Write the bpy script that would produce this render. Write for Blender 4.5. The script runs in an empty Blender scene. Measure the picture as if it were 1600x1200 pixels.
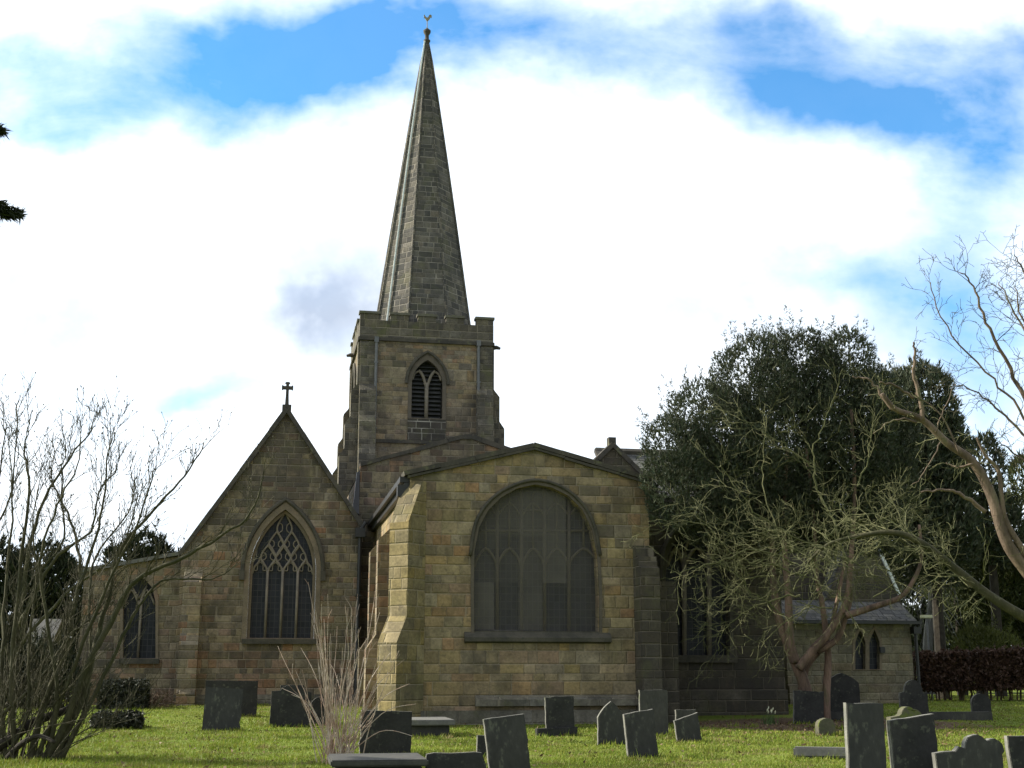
import bpy, bmesh, math, random
import numpy as np
from mathutils import Vector, Matrix, noise
R = math.radians
PI = math.pi
scene = bpy.context.scene
COL = scene.collection

# ------------------------------------------------------------------ camera
F = 1950.0; CX, CY = 800.0, 600.0; EYE = 1.6
PITCH = math.atan(445.0 / F)
cam_d = bpy.data.cameras.new('camera'); cam = bpy.data.objects.new('camera', cam_d); COL.objects.link(cam)
cam_d.sensor_width = 36.0; cam_d.lens = 36.0 * F / 1600.0
cam_d.clip_start = 0.1; cam_d.clip_end = 3000
cam.location = (0, 0, EYE); cam.rotation_euler = (PI / 2 + PITCH, 0, 0)
scene.camera = cam

# ------------------------------------------------------------------ light
SUN_EL = R(31); SUN_B = R(9)            # sun stands to the left, a little behind the church front
sd = Vector((-math.cos(SUN_B) * math.cos(SUN_EL), math.sin(SUN_B) * math.cos(SUN_EL), math.sin(SUN_EL)))
sl = bpy.data.lights.new('sun', 'SUN'); so = bpy.data.objects.new('sun', sl); COL.objects.link(so)
sl.energy = 4.6; sl.angle = R(0.5); sl.color = (1.0, 0.93, 0.80)
so.location = (-60, 20, 60); so.rotation_euler = (-sd).to_track_quat('-Z', 'Y').to_euler()
scene.view_settings.view_transform = 'Standard'; scene.view_settings.look = 'None'
scene.view_settings.gamma = 1; scene.view_settings.exposure = 0.78

# ------------------------------------------------------------------ node helpers
class NT:
    def __init__(self, tree): self.t = tree; self.n = tree.nodes; self.l = tree.links
    def put(self, sock, v):
        if isinstance(v, bpy.types.NodeSocket): self.l.new(v, sock)
        elif v is not None: sock.default_value = v
    def node(self, kind, **attrs):
        nd = self.n.new(kind)
        for k, v in attrs.items(): setattr(nd, k, v)
        return nd
    def m(self, op, a, b=None, c=None, clamp=False):
        nd = self.node('ShaderNodeMath', operation=op, use_clamp=clamp)
        self.put(nd.inputs[0], a); self.put(nd.inputs[1], b); self.put(nd.inputs[2], c)
        return nd.outputs[0]
    def mix(self, f, a, b, mode='MIX'):
        nd = self.node('ShaderNodeMix', data_type='RGBA', blend_type=mode)
        self.put(nd.inputs[0], f)
        for i, v in ((6, a), (7, b)):
            if isinstance(v, tuple) and len(v) == 3: v = v + (1,)
            self.put(nd.inputs[i], v)
        return nd.outputs[2]
    def noise(self, vec, scale, detail=3, rough=0.55, dim='3D', dist=0.0):
        nd = self.node('ShaderNodeTexNoise', noise_dimensions=dim)
        if vec is not None: self.put(nd.inputs['W' if dim == '1D' else 'Vector'], vec)
        nd.inputs['Scale'].default_value = scale; nd.inputs['Detail'].default_value = detail
        nd.inputs['Roughness'].default_value = rough; nd.inputs['Distortion'].default_value = dist
        return nd.outputs['Fac'], nd.outputs['Color']
    def ramp(self, f, stops, interp='LINEAR'):
        nd = self.node('ShaderNodeValToRGB'); cr = nd.color_ramp; cr.interpolation = interp
        while len(cr.elements) < len(stops): cr.elements.new(0.5)
        for e, (p, c) in zip(cr.elements, stops):
            e.position = p; e.color = tuple(c) + (1,) if len(c) == 3 else c
        self.put(nd.inputs[0], f); return nd.outputs[0]
    def maprange(self, v, a, b, c=0.0, d=1.0, smooth=True):
        nd = self.node('ShaderNodeMapRange', interpolation_type='SMOOTHSTEP' if smooth else 'LINEAR')
        self.put(nd.inputs[0], v)
        for i, x in zip((1, 2, 3, 4), (a, b, c, d)): nd.inputs[i].default_value = x
        return nd.outputs[0]
    def xyz(self, x=0.0, y=0.0, z=0.0):
        nd = self.node('ShaderNodeCombineXYZ')
        for i, v in enumerate((x, y, z)): self.put(nd.inputs[i], v)
        return nd.outputs[0]
    def sep(self, v):
        nd = self.node('ShaderNodeSeparateXYZ'); self.put(nd.inputs[0], v); return nd.outputs
    def scale(self, v, s):
        nd = self.node('ShaderNodeVectorMath', operation='MULTIPLY'); self.put(nd.inputs[0], v); nd.inputs[1].default_value = s
        return nd.outputs[0]
    def bump(self, h, strength, dist):
        nd = self.node('ShaderNodeBump'); self.put(nd.inputs['Height'], h)
        nd.inputs['Strength'].default_value = strength; nd.inputs['Distance'].default_value = dist
        return nd.outputs[0]

# ------------------------------------------------------------------ world
def ray(px, py):
    a = (px - CX) / F; b = (CY - py) / F
    return Vector((a, math.cos(PITCH) - b * math.sin(PITCH), math.sin(PITCH) + b * math.cos(PITCH)))
def build_world():
    w = bpy.data.worlds.new('World'); scene.world = w; w.use_nodes = True
    T = NT(w.node_tree); T.n.clear()
    sky = T.node('ShaderNodeTexSky', sky_type='NISHITA'); sky.sun_disc = False
    sky.sun_elevation = SUN_EL; sky.sun_rotation = R(270) + SUN_B
    sky.air_density = 1.0; sky.dust_density = 0.4; sky.ozone_density = 2.0
    tc = T.node('ShaderNodeTexCoord')
    d = tc.outputs['Generated']
    x, y, z = T.sep(d)
    ya = T.m('MAXIMUM', T.m('ABSOLUTE', y), 0.12)
    gx = T.m('DIVIDE', x, ya); gz = T.m('DIVIDE', z, ya)
    base = T.xyz(gx, gz, T.m('MULTIPLY', T.m('LESS_THAN', y, 0), 7.0))
    _, wc = T.noise(base, 4.5, 5, 0.55)
    wr, wg, _b = T.sep(wc)
    _, wc2 = T.noise(base, 16.0, 4, 0.6)
    w2r, w2g, _b2 = T.sep(wc2)
    wx = T.m('ADD', gx, T.m('ADD', T.m('MULTIPLY_ADD', wr, 0.20, -0.10), T.m('MULTIPLY_ADD', w2r, 0.05, -0.025)))
    wz = T.m('ADD', gz, T.m('ADD', T.m('MULTIPLY_ADD', wg, 0.12, -0.06), T.m('MULTIPLY_ADD', w2g, 0.04, -0.02)))
    def blob(px, py, rx, ry, wt):
        r = ray(px, py); cx, cz = r.x / r.y, r.z / r.y
        ax = T.m('DIVIDE', T.m('SUBTRACT', wx, cx), rx / F * 1.05); az = T.m('DIVIDE', T.m('SUBTRACT', wz, cz), ry / F * 1.1)
        q = T.m('ADD', T.m('MULTIPLY', ax, ax), T.m('MULTIPLY', az, az))
        return T.m('MULTIPLY', T.m('EXPONENT', T.m('MULTIPLY', q, -0.9)), wt)
    def addup(bl):
        s = bl[0]
        for b in bl[1:]: s = T.m('ADD', s, b)
        return s
    holes = addup([blob(*b) for b in [
        (390, 95, 210, 85, .95), (560, 105, 150, 95, 1.05), (90, 160, 200, 60, .95), (60, 90, 120, 40, .5), (250, 30, 260, 40, .35), (50, 215, 110, 30, .6), (720, 40, 300, 80, .75),
        (1400, 165, 190, 65, 1.05), (1560, 200, 170, 90, 1.1), (1270, 120, 190, 60, .75), (980, 60, 260, 70, .74), (1600, 60, 200, 60, .66), (1300, 50, 260, 55, .66),
        (1540, 330, 150, 80, .42), (1230, 440, 150, 55, .52), (345, 618, 80, 28, .72), (1540, 560, 110, 170, .55), (1420, 470, 120, 50, .4), (1330, 440, 260, 120, .12), (1560, 420, 160, 200, .12), (560, 330, 60, 60, .1), (100, 560, 150, 80, .12), (300, 130, 300, 60, .3), (1100, 130, 120, 30, .25)]])
    st = T.scale(base, (3.0, 6.0, 1.0))
    wisp, _c = T.noise(st, 2.2, 6, 0.55, dist=0.35)
    # sharper, brighter wisps over the blue, running up to the right
    f = T.m('ADD', holes, T.m('MULTIPLY', T.maprange(wisp, 0.30, 0.70, 0.22, -0.40, smooth=False), T.maprange(holes, 0.05, 0.5, 0.25, 1.0)))
    puff, _c = T.noise(T.scale(base, (1.0, 1.5, 1.0)), 7.0, 6, 0.58, dist=0.15)
    f = T.m('ADD', f, T.m('MULTIPLY', T.maprange(puff, 0.30, 0.70, 0.34, -0.34, smooth=False), T.maprange(holes, 0.1, 0.6, 0.0, 1.0)))
    blue = T.m('MULTIPLY', T.m('POWER', T.maprange(f, -0.10, 1.42, smooth=False), 0.95), 0.95)
    grey = addup([blob(*b) for b in [(470, 510, 180, 90, .85), (560, 430, 130, 80, .45), (60, 400, 220, 90, .35), (1400, 440, 260, 90, .3), (860, 540, 200, 80, .30), (1100, 480, 200, 90, .3), (330, 350, 200, 60, .15), (1480, 600, 160, 130, .35)]])
    gn, _c = T.noise(base, 9.0, 5, 0.6)
    gfac = T.m('MULTIPLY', grey, T.maprange(gn, 0.30, 0.62, 0.35, 1.0), clamp=True)
    cloud = T.mix(gfac, (0.90, 0.95, 1.00), (0.36, 0.41, 0.50))
    cn, _c = T.noise(base, 6.0, 6, 0.6)
    cloud = T.mix(T.m('MULTIPLY', T.maprange(cn, 0.44, 0.72), 0.62), cloud, (0.46, 0.545, 0.66))
    skyc = T.mix(1.0, sky.outputs[0], (0.040, 0.118, 0.158), "MULTIPLY")
    # toward the horizon everything pales
    col = T.mix(blue, cloud, skyc)
    col = T.mix(T.maprange(z, 0.14, -0.02), col, (0.86, 0.92, 1.0))
    # the half of the sky away from the sun is dimmer
    away = T.m('ADD', T.m('MULTIPLY', y, 0.60), T.m('MULTIPLY', x, -0.62))
    col = T.mix(1.0, col, T.ramp(T.m('MULTIPLY_ADD', away, 0.5, 0.5), [(0.22, (0.46, 0.465, 0.48)), (0.66, (1.0, 1.0, 1.0))]), 'MULTIPLY')
    bg = T.node('ShaderNodeBackground'); T.put(bg.inputs[0], col); bg.inputs[1].default_value = 1.0
    out = T.node('ShaderNodeOutputWorld'); T.l.new(bg.outputs[0], out.inputs[0])
    w.cycles.sampling_method = 'MANUAL'; w.cycles.sample_map_resolution = 512
build_world()

# ------------------------------------------------------------------ placing helpers
def smooth(a, b, x):
    t = max(0.0, min(1.0, (x - a) / (b - a))); return t * t * (3 - 2 * t)
def ground_z(x, y):
    z = 0.36 * smooth(33, 47, y - 0.10 * x)
    if y < 80 and abs(x) < 60: z += 0.05 * noise.noise(Vector((x * 0.22, y * 0.22, 0.3))) + 0.02 * noise.noise(Vector((x * 0.9, y * 0.9, 4.3)))
    return z
def at(px, py, Y):
    r = ray(px, py); t = Y / r.y
    return Vector((r.x * t, Y, EYE + r.z * t))
def on_ground(px, py):
    r = ray(px, py); z = 0.0
    for _ in range(12):
        t = (z - EYE) / r.z; p = Vector((0, 0, EYE)) + r * t; z = ground_z(p.x, p.y)
    p.z = z; return p
def ppm(p):                                   # pixels per metre at a point
    d = p.y * math.cos(PITCH) + (p.z - EYE) * math.sin(PITCH); return F / d
ANG = R(11)
U = Vector((math.cos(ANG), math.sin(ANG), 0)); V = Vector((-math.sin(ANG), math.cos(ANG), 0))
P0 = at(634, 1137, 36.0); P0.z = 0
def W(u, v, z): return P0 + U * u + V * v + Vector((0, 0, z))
def pl(px, py, v):
    r = ray(px, py); c = Vector((0, 0, EYE)) - P0
    t = (v - c.dot(V)) / r.dot(V); p = c + r * t
    return (p.dot(U), p.z)

# ------------------------------------------------------------------ mesh helpers
class MB:
    def __init__(self): self.v = []; self.f = []
    def add(self, vs, fs):
        o = len(self.v); self.v.extend(Vector(p) for p in vs); self.f.extend(tuple(i + o for i in f) for f in fs); return self
    def box(self, u0, u1, v0, v1, z0, z1, fn=None):
        fn = fn or W
        c = [fn(u, v, z) for z in (z0, z1) for v in (v0, v1) for u in (u0, u1)]
        return self.add(c, [(0, 2, 3, 1), (4, 5, 7, 6), (0, 1, 5, 4), (2, 6, 7, 3), (0, 4, 6, 2), (1, 3, 7, 5)])
    def prism(self, bottom, top):             # two matching loops (ccw from outside/top)
        n = len(bottom)
        return self.add(list(bottom) + list(top), [tuple(reversed(range(n))), tuple(range(n, 2 * n))] +
                        [(i, (i + 1) % n, n + (i + 1) % n, n + i) for i in range(n)])
    def tube(self, pts, radii, n=6, cap=True, sq=None):
        pts = [Vector(p) for p in pts]; m = len(pts)
        if m < 2: return self
        if not hasattr(radii, '__len__'): radii = [radii] * m
        o = len(self.v); up = Vector((0.13, 0.21, 0.97))
        t = (pts[1] - pts[0]).normalized()
        a = t.cross(up)
        if a.length < 1e-3: a = t.cross(Vector((1, 0, 0)))
        a.normalize()
        for i, p in enumerate(pts):
            t = (pts[min(i + 1, m - 1)] - pts[max(i - 1, 0)])
            if t.length > 1e-9: t.normalize()
            a = a - t * a.dot(t)
            if a.length < 1e-6: a = t.orthogonal()
            a.normalize(); b = t.cross(a)
            for k in range(n):
                an = 2 * PI * k / n
                self.v.append(p + (a * math.cos(an) + b * math.sin(an)) * radii[i])
        for i in range(m - 1):
            for k in range(n):
                k2 = (k + 1) % n
                self.f.append((o + i * n + k, o + i * n + k2, o + (i + 1) * n + k2, o + (i + 1) * n + k))
        if cap:
            self.f.append(tuple(o + k for k in reversed(range(n)))); self.f.append(tuple(o + (m - 1) * n + k for k in range(n)))
        return self
    def plate(self, outer, holes, v_front, thick, fn=None):   # polygon in (u,z) with holes, front at v_front, running back
        fn = fn or W
        cu = bpy.data.curves.new('c', 'CURVE'); cu.dimensions = '2D'; cu.fill_mode = 'BOTH'; cu.extrude = thick / 2
        for poly in [outer] + list(holes):
            s = cu.splines.new('POLY'); s.points.add(len(poly) - 1); s.use_cyclic_u = True
            for p, q in zip(s.points, poly): p.co = (q[0], q[1], 0, 1)
        ob = bpy.data.objects.new('c', cu)
        me = bpy.data.meshes.new_from_object(ob)
        self.add([fn(v.co.x, v_front + thick / 2 - v.co.z, v.co.y) for v in me.vertices], [tuple(p.vertices) for p in me.polygons])
        bpy.data.objects.remove(ob); bpy.data.curves.remove(cu); bpy.data.meshes.remove(me)
        return self
    def beam(self, p0, p1, w, h, side):        # box-section bar from p0 to p1; side = its horizontal width direction
        p0, p1, side = Vector(p0), Vector(p1), Vector(side).normalized(); t = (p1 - p0).normalized(); up = side.cross(t).normalized()
        if up.z < 0: up = -up
        s = side * w / 2; q = up * h / 2
        c = [p + a * s + b * q for p in (p0, p1) for a, b in ((-1, -1), (1, -1), (1, 1), (-1, 1))]
        return self.add(c, [(3, 2, 1, 0), (4, 5, 6, 7), (0, 1, 5, 4), (1, 2, 6, 5), (2, 3, 7, 6), (3, 0, 4, 7)])

def mesh_from(mb, name, origin, uv=True, smooth_shade=False, fix=False):
    me = bpy.data.meshes.new(name)
    me.from_pydata([v - origin for v in mb.v], [], mb.f)
    me.validate()
    if fix:
        bm = bmesh.new(); bm.from_mesh(me); bmesh.ops.remove_doubles(bm, verts=bm.verts, dist=1e-5)
        bmesh.ops.recalc_face_normals(bm, faces=bm.faces); bm.to_mesh(me); bm.free()
    if uv:
        ul = me.uv_layers.new(name='UVMap'); me.update()
        for p in me.polygons:
            n = p.normal
            if abs(n.z) < 0.75:
                t = Vector((-n.y, n.x, 0)).normalized(); sl_ = math.sqrt(max(1e-6, 1 - n.z * n.z))
                for li in p.loop_indices:
                    q = me.vertices[me.loops[li].vertex_index].co + origin; ul.data[li].uv = (q.dot(t), q.z / sl_)
            else:
                for li in p.loop_indices:
                    q = me.vertices[me.loops[li].vertex_index].co + origin; ul.data[li].uv = (q.dot(U), q.dot(V))
    if smooth_shade:
        me.polygons.foreach_set('use_smooth', [True] * len(me.polygons))
    return me
def root_of(o):
    while o.parent: o = o.parent
    return o
def obj(name, mb, mat, parent=None, base=None, smooth_shade=False, uv=True, fix=False):
    origin = Vector(root_of(parent).location) if parent else Vector(base if base is not None else (0, 0, 0))
    o = bpy.data.objects.new(name, mesh_from(mb, name, origin, uv, smooth_shade, fix)); COL.objects.link(o)
    if parent: o.parent = parent
    else: o.location = origin
    o.data.materials.append(mat); return o
def tag(o, label=None, cat=None, group=None, kind=None):
    if label: o['label'] = label
    if cat: o['category'] = cat
    if group: o['group'] = group
    if kind: o['kind'] = kind
    return o
def thing(name, label, cat, loc, group=None):
    o = bpy.data.objects.new(name, None); COL.objects.link(o); o.location = loc; o.empty_display_size = 0.3
    return tag(o, label, cat, group)
def tri_mesh(name, co, mat, base, nv=3):       # fast mesh from an (n,nv,3) array of separate faces
    n = co.shape[0]; me = bpy.data.meshes.new(name)
    me.vertices.add(n * nv); me.loops.add(n * nv); me.polygons.add(n)
    me.vertices.foreach_set('co', (co - np.array(base)).reshape(-1).astype(np.float32))
    me.loops.foreach_set('vertex_index', np.arange(n * nv, dtype=np.int32))
    me.polygons.foreach_set('loop_start', np.arange(0, n * nv, nv, dtype=np.int32))
    me.polygons.foreach_set('loop_total', np.full(n, nv, dtype=np.int32))
    me.update(); me.validate(); me.materials.append(mat); return me

# ------------------------------------------------------------------ materials
def new_mat(name):
    m = bpy.data.materials.new(name); m.use_nodes = True; T = NT(m.node_tree)
    return m, T, T.n['Principled BSDF']
def ashlar(name, palette, h=0.30, w=0.55, mortar=(0.30, 0.26, 0.19), mort_w=0.011, soot=0.5, soot_col=(0.055, 0.05, 0.042), soot_lo=0.5, mfac=0.55, bright=1.0, moss=0.25, zdark=None):
    m, T, B = new_mat(name)
    uv = T.node('ShaderNodeUVMap'); uv.uv_map = 'UVMap'
    u, z, _ = T.sep(uv.outputs[0])
    zn, _c = T.noise(T.m('MULTIPLY', z, 1.0), 0.9, 1, 0.5, '1D')
    zw = T.m('MULTIPLY_ADD', zn, 0.55, z)
    zr = T.m('DIVIDE', zw, h); row = T.m('FLOOR', zr); fz = T.m('FRACT', zr)
    wn = T.node('ShaderNodeTexWhiteNoise', noise_dimensions='1D'); T.put(wn.inputs['W'], row)
    rr = wn.outputs['Value']; rr2 = T.sep(wn.outputs['Color'])[1]
    wrow = T.m('MULTIPLY', T.m('MULTIPLY_ADD', rr2, 0.8, 0.65), w)
    un, _c = T.noise(T.xyz(T.m('MULTIPLY', u, 1.0), T.m('MULTIPLY', row, 7.3), 0.0), 1.4, 0, 0.5, '2D')
    uu = T.m('ADD', T.m('DIVIDE', T.m('MULTIPLY_ADD', un, 0.6, u), wrow), T.m('MULTIPLY', rr, 17.0))
    colm = T.m('FLOOR', uu); fu = T.m('FRACT', uu)
    wn2 = T.node('ShaderNodeTexWhiteNoise', noise_dimensions='2D'); T.put(wn2.inputs['Vector'], T.xyz(colm, row, 0.0))
    cr, cg, cb = T.sep(wn2.outputs['Color'])
    n = len(palette)
    col = T.ramp(wn2.outputs['Value'], [(i / n, palette[i]) for i in range(n)], 'CONSTANT')
    geo = T.node('ShaderNodeTexCoord'); oc = geo.outputs['Object']
    g1, _c = T.noise(oc, 2.3, 5, 0.65); g2, _c = T.noise(oc, 14.0, 4, 0.6)
    val = T.m('MULTIPLY', T.m('MULTIPLY_ADD', cg, 0.34, 0.80), T.m('MULTIPLY', T.m('MULTIPLY_ADD', g1, 1.5, 0.25), T.m('MULTIPLY_ADD', g2, 1.0, 0.5)))
    val = T.m('MULTIPLY', val, bright)
    hs = T.node('ShaderNodeHueSaturation'); T.put(hs.inputs['Value'], val); T.put(hs.inputs['Color'], col); T.put(hs.inputs['Saturation'], T.m('MULTIPLY_ADD', cb, 0.5, 0.75))
    avg = tuple(sum(p[i] for p in palette) / n for i in range(3))
    tint, _c = T.noise(oc, 0.6, 4, 0.6)
    calm = T.mix(T.maprange(tint, 0.35, 0.65, 0.22, 0.58), hs.outputs[0], T.mix(1.0, avg, T.ramp(T.m('MULTIPLY', val, 0.5), [(0.0, (0,) * 3), (1.0, (2.0,) * 3)]), 'MULTIPLY'))
    # weathering: soot in patches and per block, algae
    s1, _c = T.noise(T.scale(oc, (1.0, 1.0, 0.55)), 0.75, 6, 0.62, dist=0.3)
    st_, _c = T.noise(T.scale(oc, (2.6, 2.6, 0.22)), 1.0, 5, 0.6)
    sv = T.m('ADD', T.m('MULTIPLY_ADD', cr, 0.18, -0.09), T.m('ADD', T.m('MULTIPLY', s1, 0.75), T.m('MULTIPLY', st_, 0.25)))
    if zdark: sv = T.m('ADD', sv, T.maprange(z, zdark[0], zdark[1], 0.0, zdark[2]))
    sf = T.m('MULTIPLY', T.maprange(sv, soot_lo - 0.04, soot_lo + 0.12), soot)
    c = T.mix(sf, calm, soot_col)
    er, _c = T.noise(oc, 5.0, 5, 0.7, dist=0.4)
    c = T.mix(T.m('MULTIPLY', T.maprange(er, 0.52, 0.68), 0.45), c, soot_col)
    pale, _c = T.noise(oc, 1.9, 5, 0.65, dist=0.3)
    c = T.mix(T.m('MULTIPLY', T.maprange(pale, 0.56, 0.72), 0.35), c, tuple(min(1, v * 1.35) for v in avg))
    a1, _c = T.noise(oc, 1.3, 4, 0.6)
    c = T.mix(T.m('MULTIPLY', T.maprange(a1, 0.5, 0.7), moss), c, (0.13, 0.135, 0.05))
    edge = T.m('MINIMUM', T.m('MULTIPLY', T.m('MINIMUM', fu, T.m('SUBTRACT', 1.0, fu)), wrow), T.m('MULTIPLY', T.m('MINIMUM', fz, T.m('SUBTRACT', 1.0, fz)), h))
    edge = T.m('ADD', edge, T.m('MULTIPLY_ADD', g2, 0.012, -0.006))
    mk = T.maprange(edge, mort_w * 0.6, mort_w * 1.5, 1.0, 0.0)
    mn, _c = T.noise(oc, 0.9, 3, 0.6)
    c = T.mix(T.m('MULTIPLY', mk, T.maprange(mn, 0.3, 0.65, mfac * 0.3, mfac)), c, mortar)
    T.put(B.inputs['Base Color'], c); B.inputs['Roughness'].default_value = 0.92; B.inputs['Specular IOR Level'].default_value = 0.25
    hgt = T.m('ADD', T.m('MULTIPLY', T.maprange(edge, 0.0, 0.035), 0.8), T.m('ADD', T.m('MULTIPLY', g2, 0.5), T.m('MULTIPLY', cr, 0.25)))
    T.put(B.inputs['Normal'], T.bump(hgt, 0.9, 0.03)); return m
def plain(name, c1, c2, scale=3.0, rough=0.85, bump=0.4, bdist=0.01, spots=None, spec=0.3, metal=0.0, stretch=(1, 1, 1)):
    m, T, B = new_mat(name)
    oc = T.scale(T.node('ShaderNodeTexCoord').outputs['Object'], stretch)
    a, _c = T.noise(oc, scale, 6, 0.62, dist=0.2); b, _c = T.noise(oc, scale * 9, 4, 0.6)
    c = T.mix(T.maprange(a, 0.32, 0.68), c1, c2)
    c = T.mix(1.0, c, T.ramp(b, [(0.2, (0.72,) * 3), (0.8, (1.2,) * 3)]), 'MULTIPLY')
    if spots:
        s, _c = T.noise(oc, spots[1], 4, 0.65); c = T.mix(T.m('MULTIPLY', T.maprange(s, spots[2], spots[2] + 0.12), spots[3]), c, spots[0])
    T.put(B.inputs['Base Color'], c); B.inputs['Roughness'].default_value = rough
    B.inputs['Specular IOR Level'].default_value = spec; B.inputs['Metallic'].default_value = metal
    if bump: T.put(B.inputs['Normal'], T.bump(T.m('MULTIPLY_ADD', b, 0.5, a), bump, bdist))
    return m
def leafy(name, cols, rough=0.6, trans=0.0, big=0.35, bigscale=0.45, dark=None):
    m, T, B = new_mat(name)
    g = T.node('ShaderNodeNewGeometry'); oc = T.node('ShaderNodeTexCoord').outputs['Object']
    n = len(cols)
    c = T.ramp(g.outputs['Random Per Island'], [(i / max(1, n - 1), cols[i]) for i in range(n)])
    a, _c = T.noise(oc, bigscale, 4, 0.6)
    c = T.mix(1.0, c, T.ramp(a, [(0.3, (1 - big,) * 3), (0.7, (1 + big,) * 3)]), 'MULTIPLY')
    if dark: c = T.mix(T.maprange(T.noise(oc, dark[1], 3, 0.6)[0], dark[2], dark[2] + 0.15), c, dark[0])
    T.put(B.inputs['Base Color'], c); B.inputs['Roughness'].default_value = rough; B.inputs['Specular IOR Level'].default_value = 0.25
    if trans:
        out = T.n['Material Output']; tr = T.node('ShaderNodeBsdfTranslucent'); T.put(tr.inputs[0], c)
        mx = T.node('ShaderNodeMixShader'); mx.inputs[0].default_value = trans
        T.l.new(B.outputs[0], mx.inputs[1]); T.l.new(tr.outputs[0], mx.inputs[2]); T.l.new(mx.outputs[0], out.inputs[0])
    return m
def glass_mat(name, grid=(0.16, 0.22), col=(0.012, 0.014, 0.018)):
    m, T, B = new_mat(name)
    uv = T.node('ShaderNodeUVMap'); uv.uv_map = 'UVMap'; u, z, _ = T.sep(uv.outputs[0])
    fu = T.m('FRACT', T.m('DIVIDE', u, grid[0])); fz = T.m('FRACT', T.m('DIVIDE', z, grid[1]))
    e = T.m('MINIMUM', T.m('MULTIPLY', T.m('MINIMUM', fu, T.m('SUBTRACT', 1.0, fu)), grid[0]), T.m('MULTIPLY', T.m('MINIMUM', fz, T.m('SUBTRACT', 1.0, fz)), grid[1]))
    k = T.maprange(e, 0.006, 0.014, 1.0, 0.0)
    cell = T.node('ShaderNodeTexWhiteNoise', noise_dimensions='2D'); T.put(cell.inputs['Vector'], T.xyz(T.m('FLOOR', T.m('DIVIDE', u, grid[0])), T.m('FLOOR', T.m('DIVIDE', z, grid[1])), 0.0))
    c = T.mix(cell.outputs['Value'], col, (col[0] * 2.2, col[1] * 2.0, col[2] * 2.0))
    T.put(B.inputs['Base Color'], T.mix(k, c, (0.06, 0.06, 0.062)))
    T.put(B.inputs['Roughness'], T.m('MULTIPLY_ADD', k, 0.4, 0.35)); B.inputs['Specular IOR Level'].default_value = 0.25
    T.put(B.inputs['Normal'], T.bump(cell.outputs['Value'], 0.15, 0.02)); return m

CH_PAL = [(.29, .245, .145), (.265, .235, .14), (.33, .265, .155), (.255, .23, .16), (.30, .20, .125), (.20, .17, .115), (.31, .265, .165), (.27, .24, .14), (.325, .235, .14), (.24, .215, .145)]
CP_PAL = [(.235, .20, .13), (.20, .175, .12), (.27, .215, .14), (.26, .155, .10), (.15, .13, .09), (.225, .19, .12), (.18, .155, .115), (.29, .17, .11)]
TW_PAL = [(.22, .185, .125), (.26, .21, .13), (.15, .13, .10), (.285, .215, .135), (.22, .15, .105), (.12, .108, .088), (.24, .20, .14), (.27, .20, .12)]
SP_PAL = [(.10, .095, .084), (.135, .122, .10), (.078, .075, .070), (.185, .162, .13), (.065, .063, .060), (.115, .106, .09)]
M = {}
M['chancel'] = ashlar('chancel_stone', [(r * .98, g_ * .90, b * .84) for r, g_, b in CH_PAL], 0.30, 0.58, soot=0.68, soot_lo=0.535, mfac=0.5, moss=.2, soot_col=(.075, .065, .05), zdark=(5.6, 8.2, .05))
M['buttress'] = ashlar('buttress_stone', [(.235, .188, .092), (.21, .172, .088), (.255, .20, .10), (.18, .15, .08)], 0.36, 0.60, soot=0.5, soot_lo=0.56)
M['chapel'] = ashlar('chapel_stone', CP_PAL, 0.25, 0.45, soot=0.75, soot_lo=0.54, mfac=0.6, zdark=(4.5, 8.0, .10))
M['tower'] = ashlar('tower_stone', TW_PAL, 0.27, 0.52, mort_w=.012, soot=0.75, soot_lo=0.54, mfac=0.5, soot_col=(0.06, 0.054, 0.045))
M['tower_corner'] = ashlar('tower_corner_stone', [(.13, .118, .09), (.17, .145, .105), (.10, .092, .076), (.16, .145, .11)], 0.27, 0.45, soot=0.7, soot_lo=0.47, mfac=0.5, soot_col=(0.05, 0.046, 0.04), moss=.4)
M['parapet'] = ashlar('parapet_stone', [(.12, .108, .085), (.16, .14, .10), (.09, .082, .07), (.14, .12, .09)], 0.30, 0.6, soot=0.6, soot_lo=0.45, mfac=0.7, moss=0.5)
M['blocked'] = ashlar('blocked_opening_stone', [(.055, .05, .042), (.07, .06, .05)], 0.32, 0.55, soot=.3, mortar=(.40, .38, .32), mort_w=.02, mfac=.9)
M['spire'] = ashlar('spire_stone', SP_PAL, 0.29, 0.50, soot=0.75, soot_lo=0.52, mfac=0.75, mort_w=0.014, mortar=(.34, .31, .26), soot_col=(0.05, 0.05, 0.048))
M['nave'] = ashlar('nave_stone', CP_PAL, 0.25, 0.42, soot=0.75, soot_lo=0.48, mfac=0.6)
M['dark_wall'] = ashlar('sooted_stone', [(.085, .075, .055), (.105, .092, .066), (.065, .058, .046), (.10, .08, .056)], 0.32, 0.6, soot=0.7, soot_lo=0.45, mfac=0.4)  # sooty stone, palette darkened to carry the shade on these walls
M['vestry'] = ashlar('vestry_stone', [(.20, .18, .125), (.225, .195, .13), (.185, .168, .12), (.215, .172, .115)], 0.27, 0.55, soot=0.35, soot_lo=0.58, mfac=0.3)
M['plinth'] = ashlar('plinth_stone', [(.15, .14, .11), (.18, .16, .12), (.13, .125, .105), (.21, .19, .15)], 0.42, 0.9, soot=0.6, soot_lo=0.48, moss=0.45)
M['coping'] = plain('coping_stone', (.050, .046, .040), (.085, .075, .058), 1.5, spots=((.13, .13, .07), 2.4, .56, .7))
M['frame'] = plain('window_stone', (.215, .17, .115), (.155, .128, .09), 2.0, spots=((.24, .145, .105), 0.9, .55, .6))
M['sill'] = plain('sill_stone', (.055, .052, .040), (.095, .085, .065), 2.2, spots=((.05, .047, .04), 3.0, .55, .7))
M['mullion'] = plain('mullion_stone', (.24, .205, .155), (.17, .15, .12), 3.0)
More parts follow.
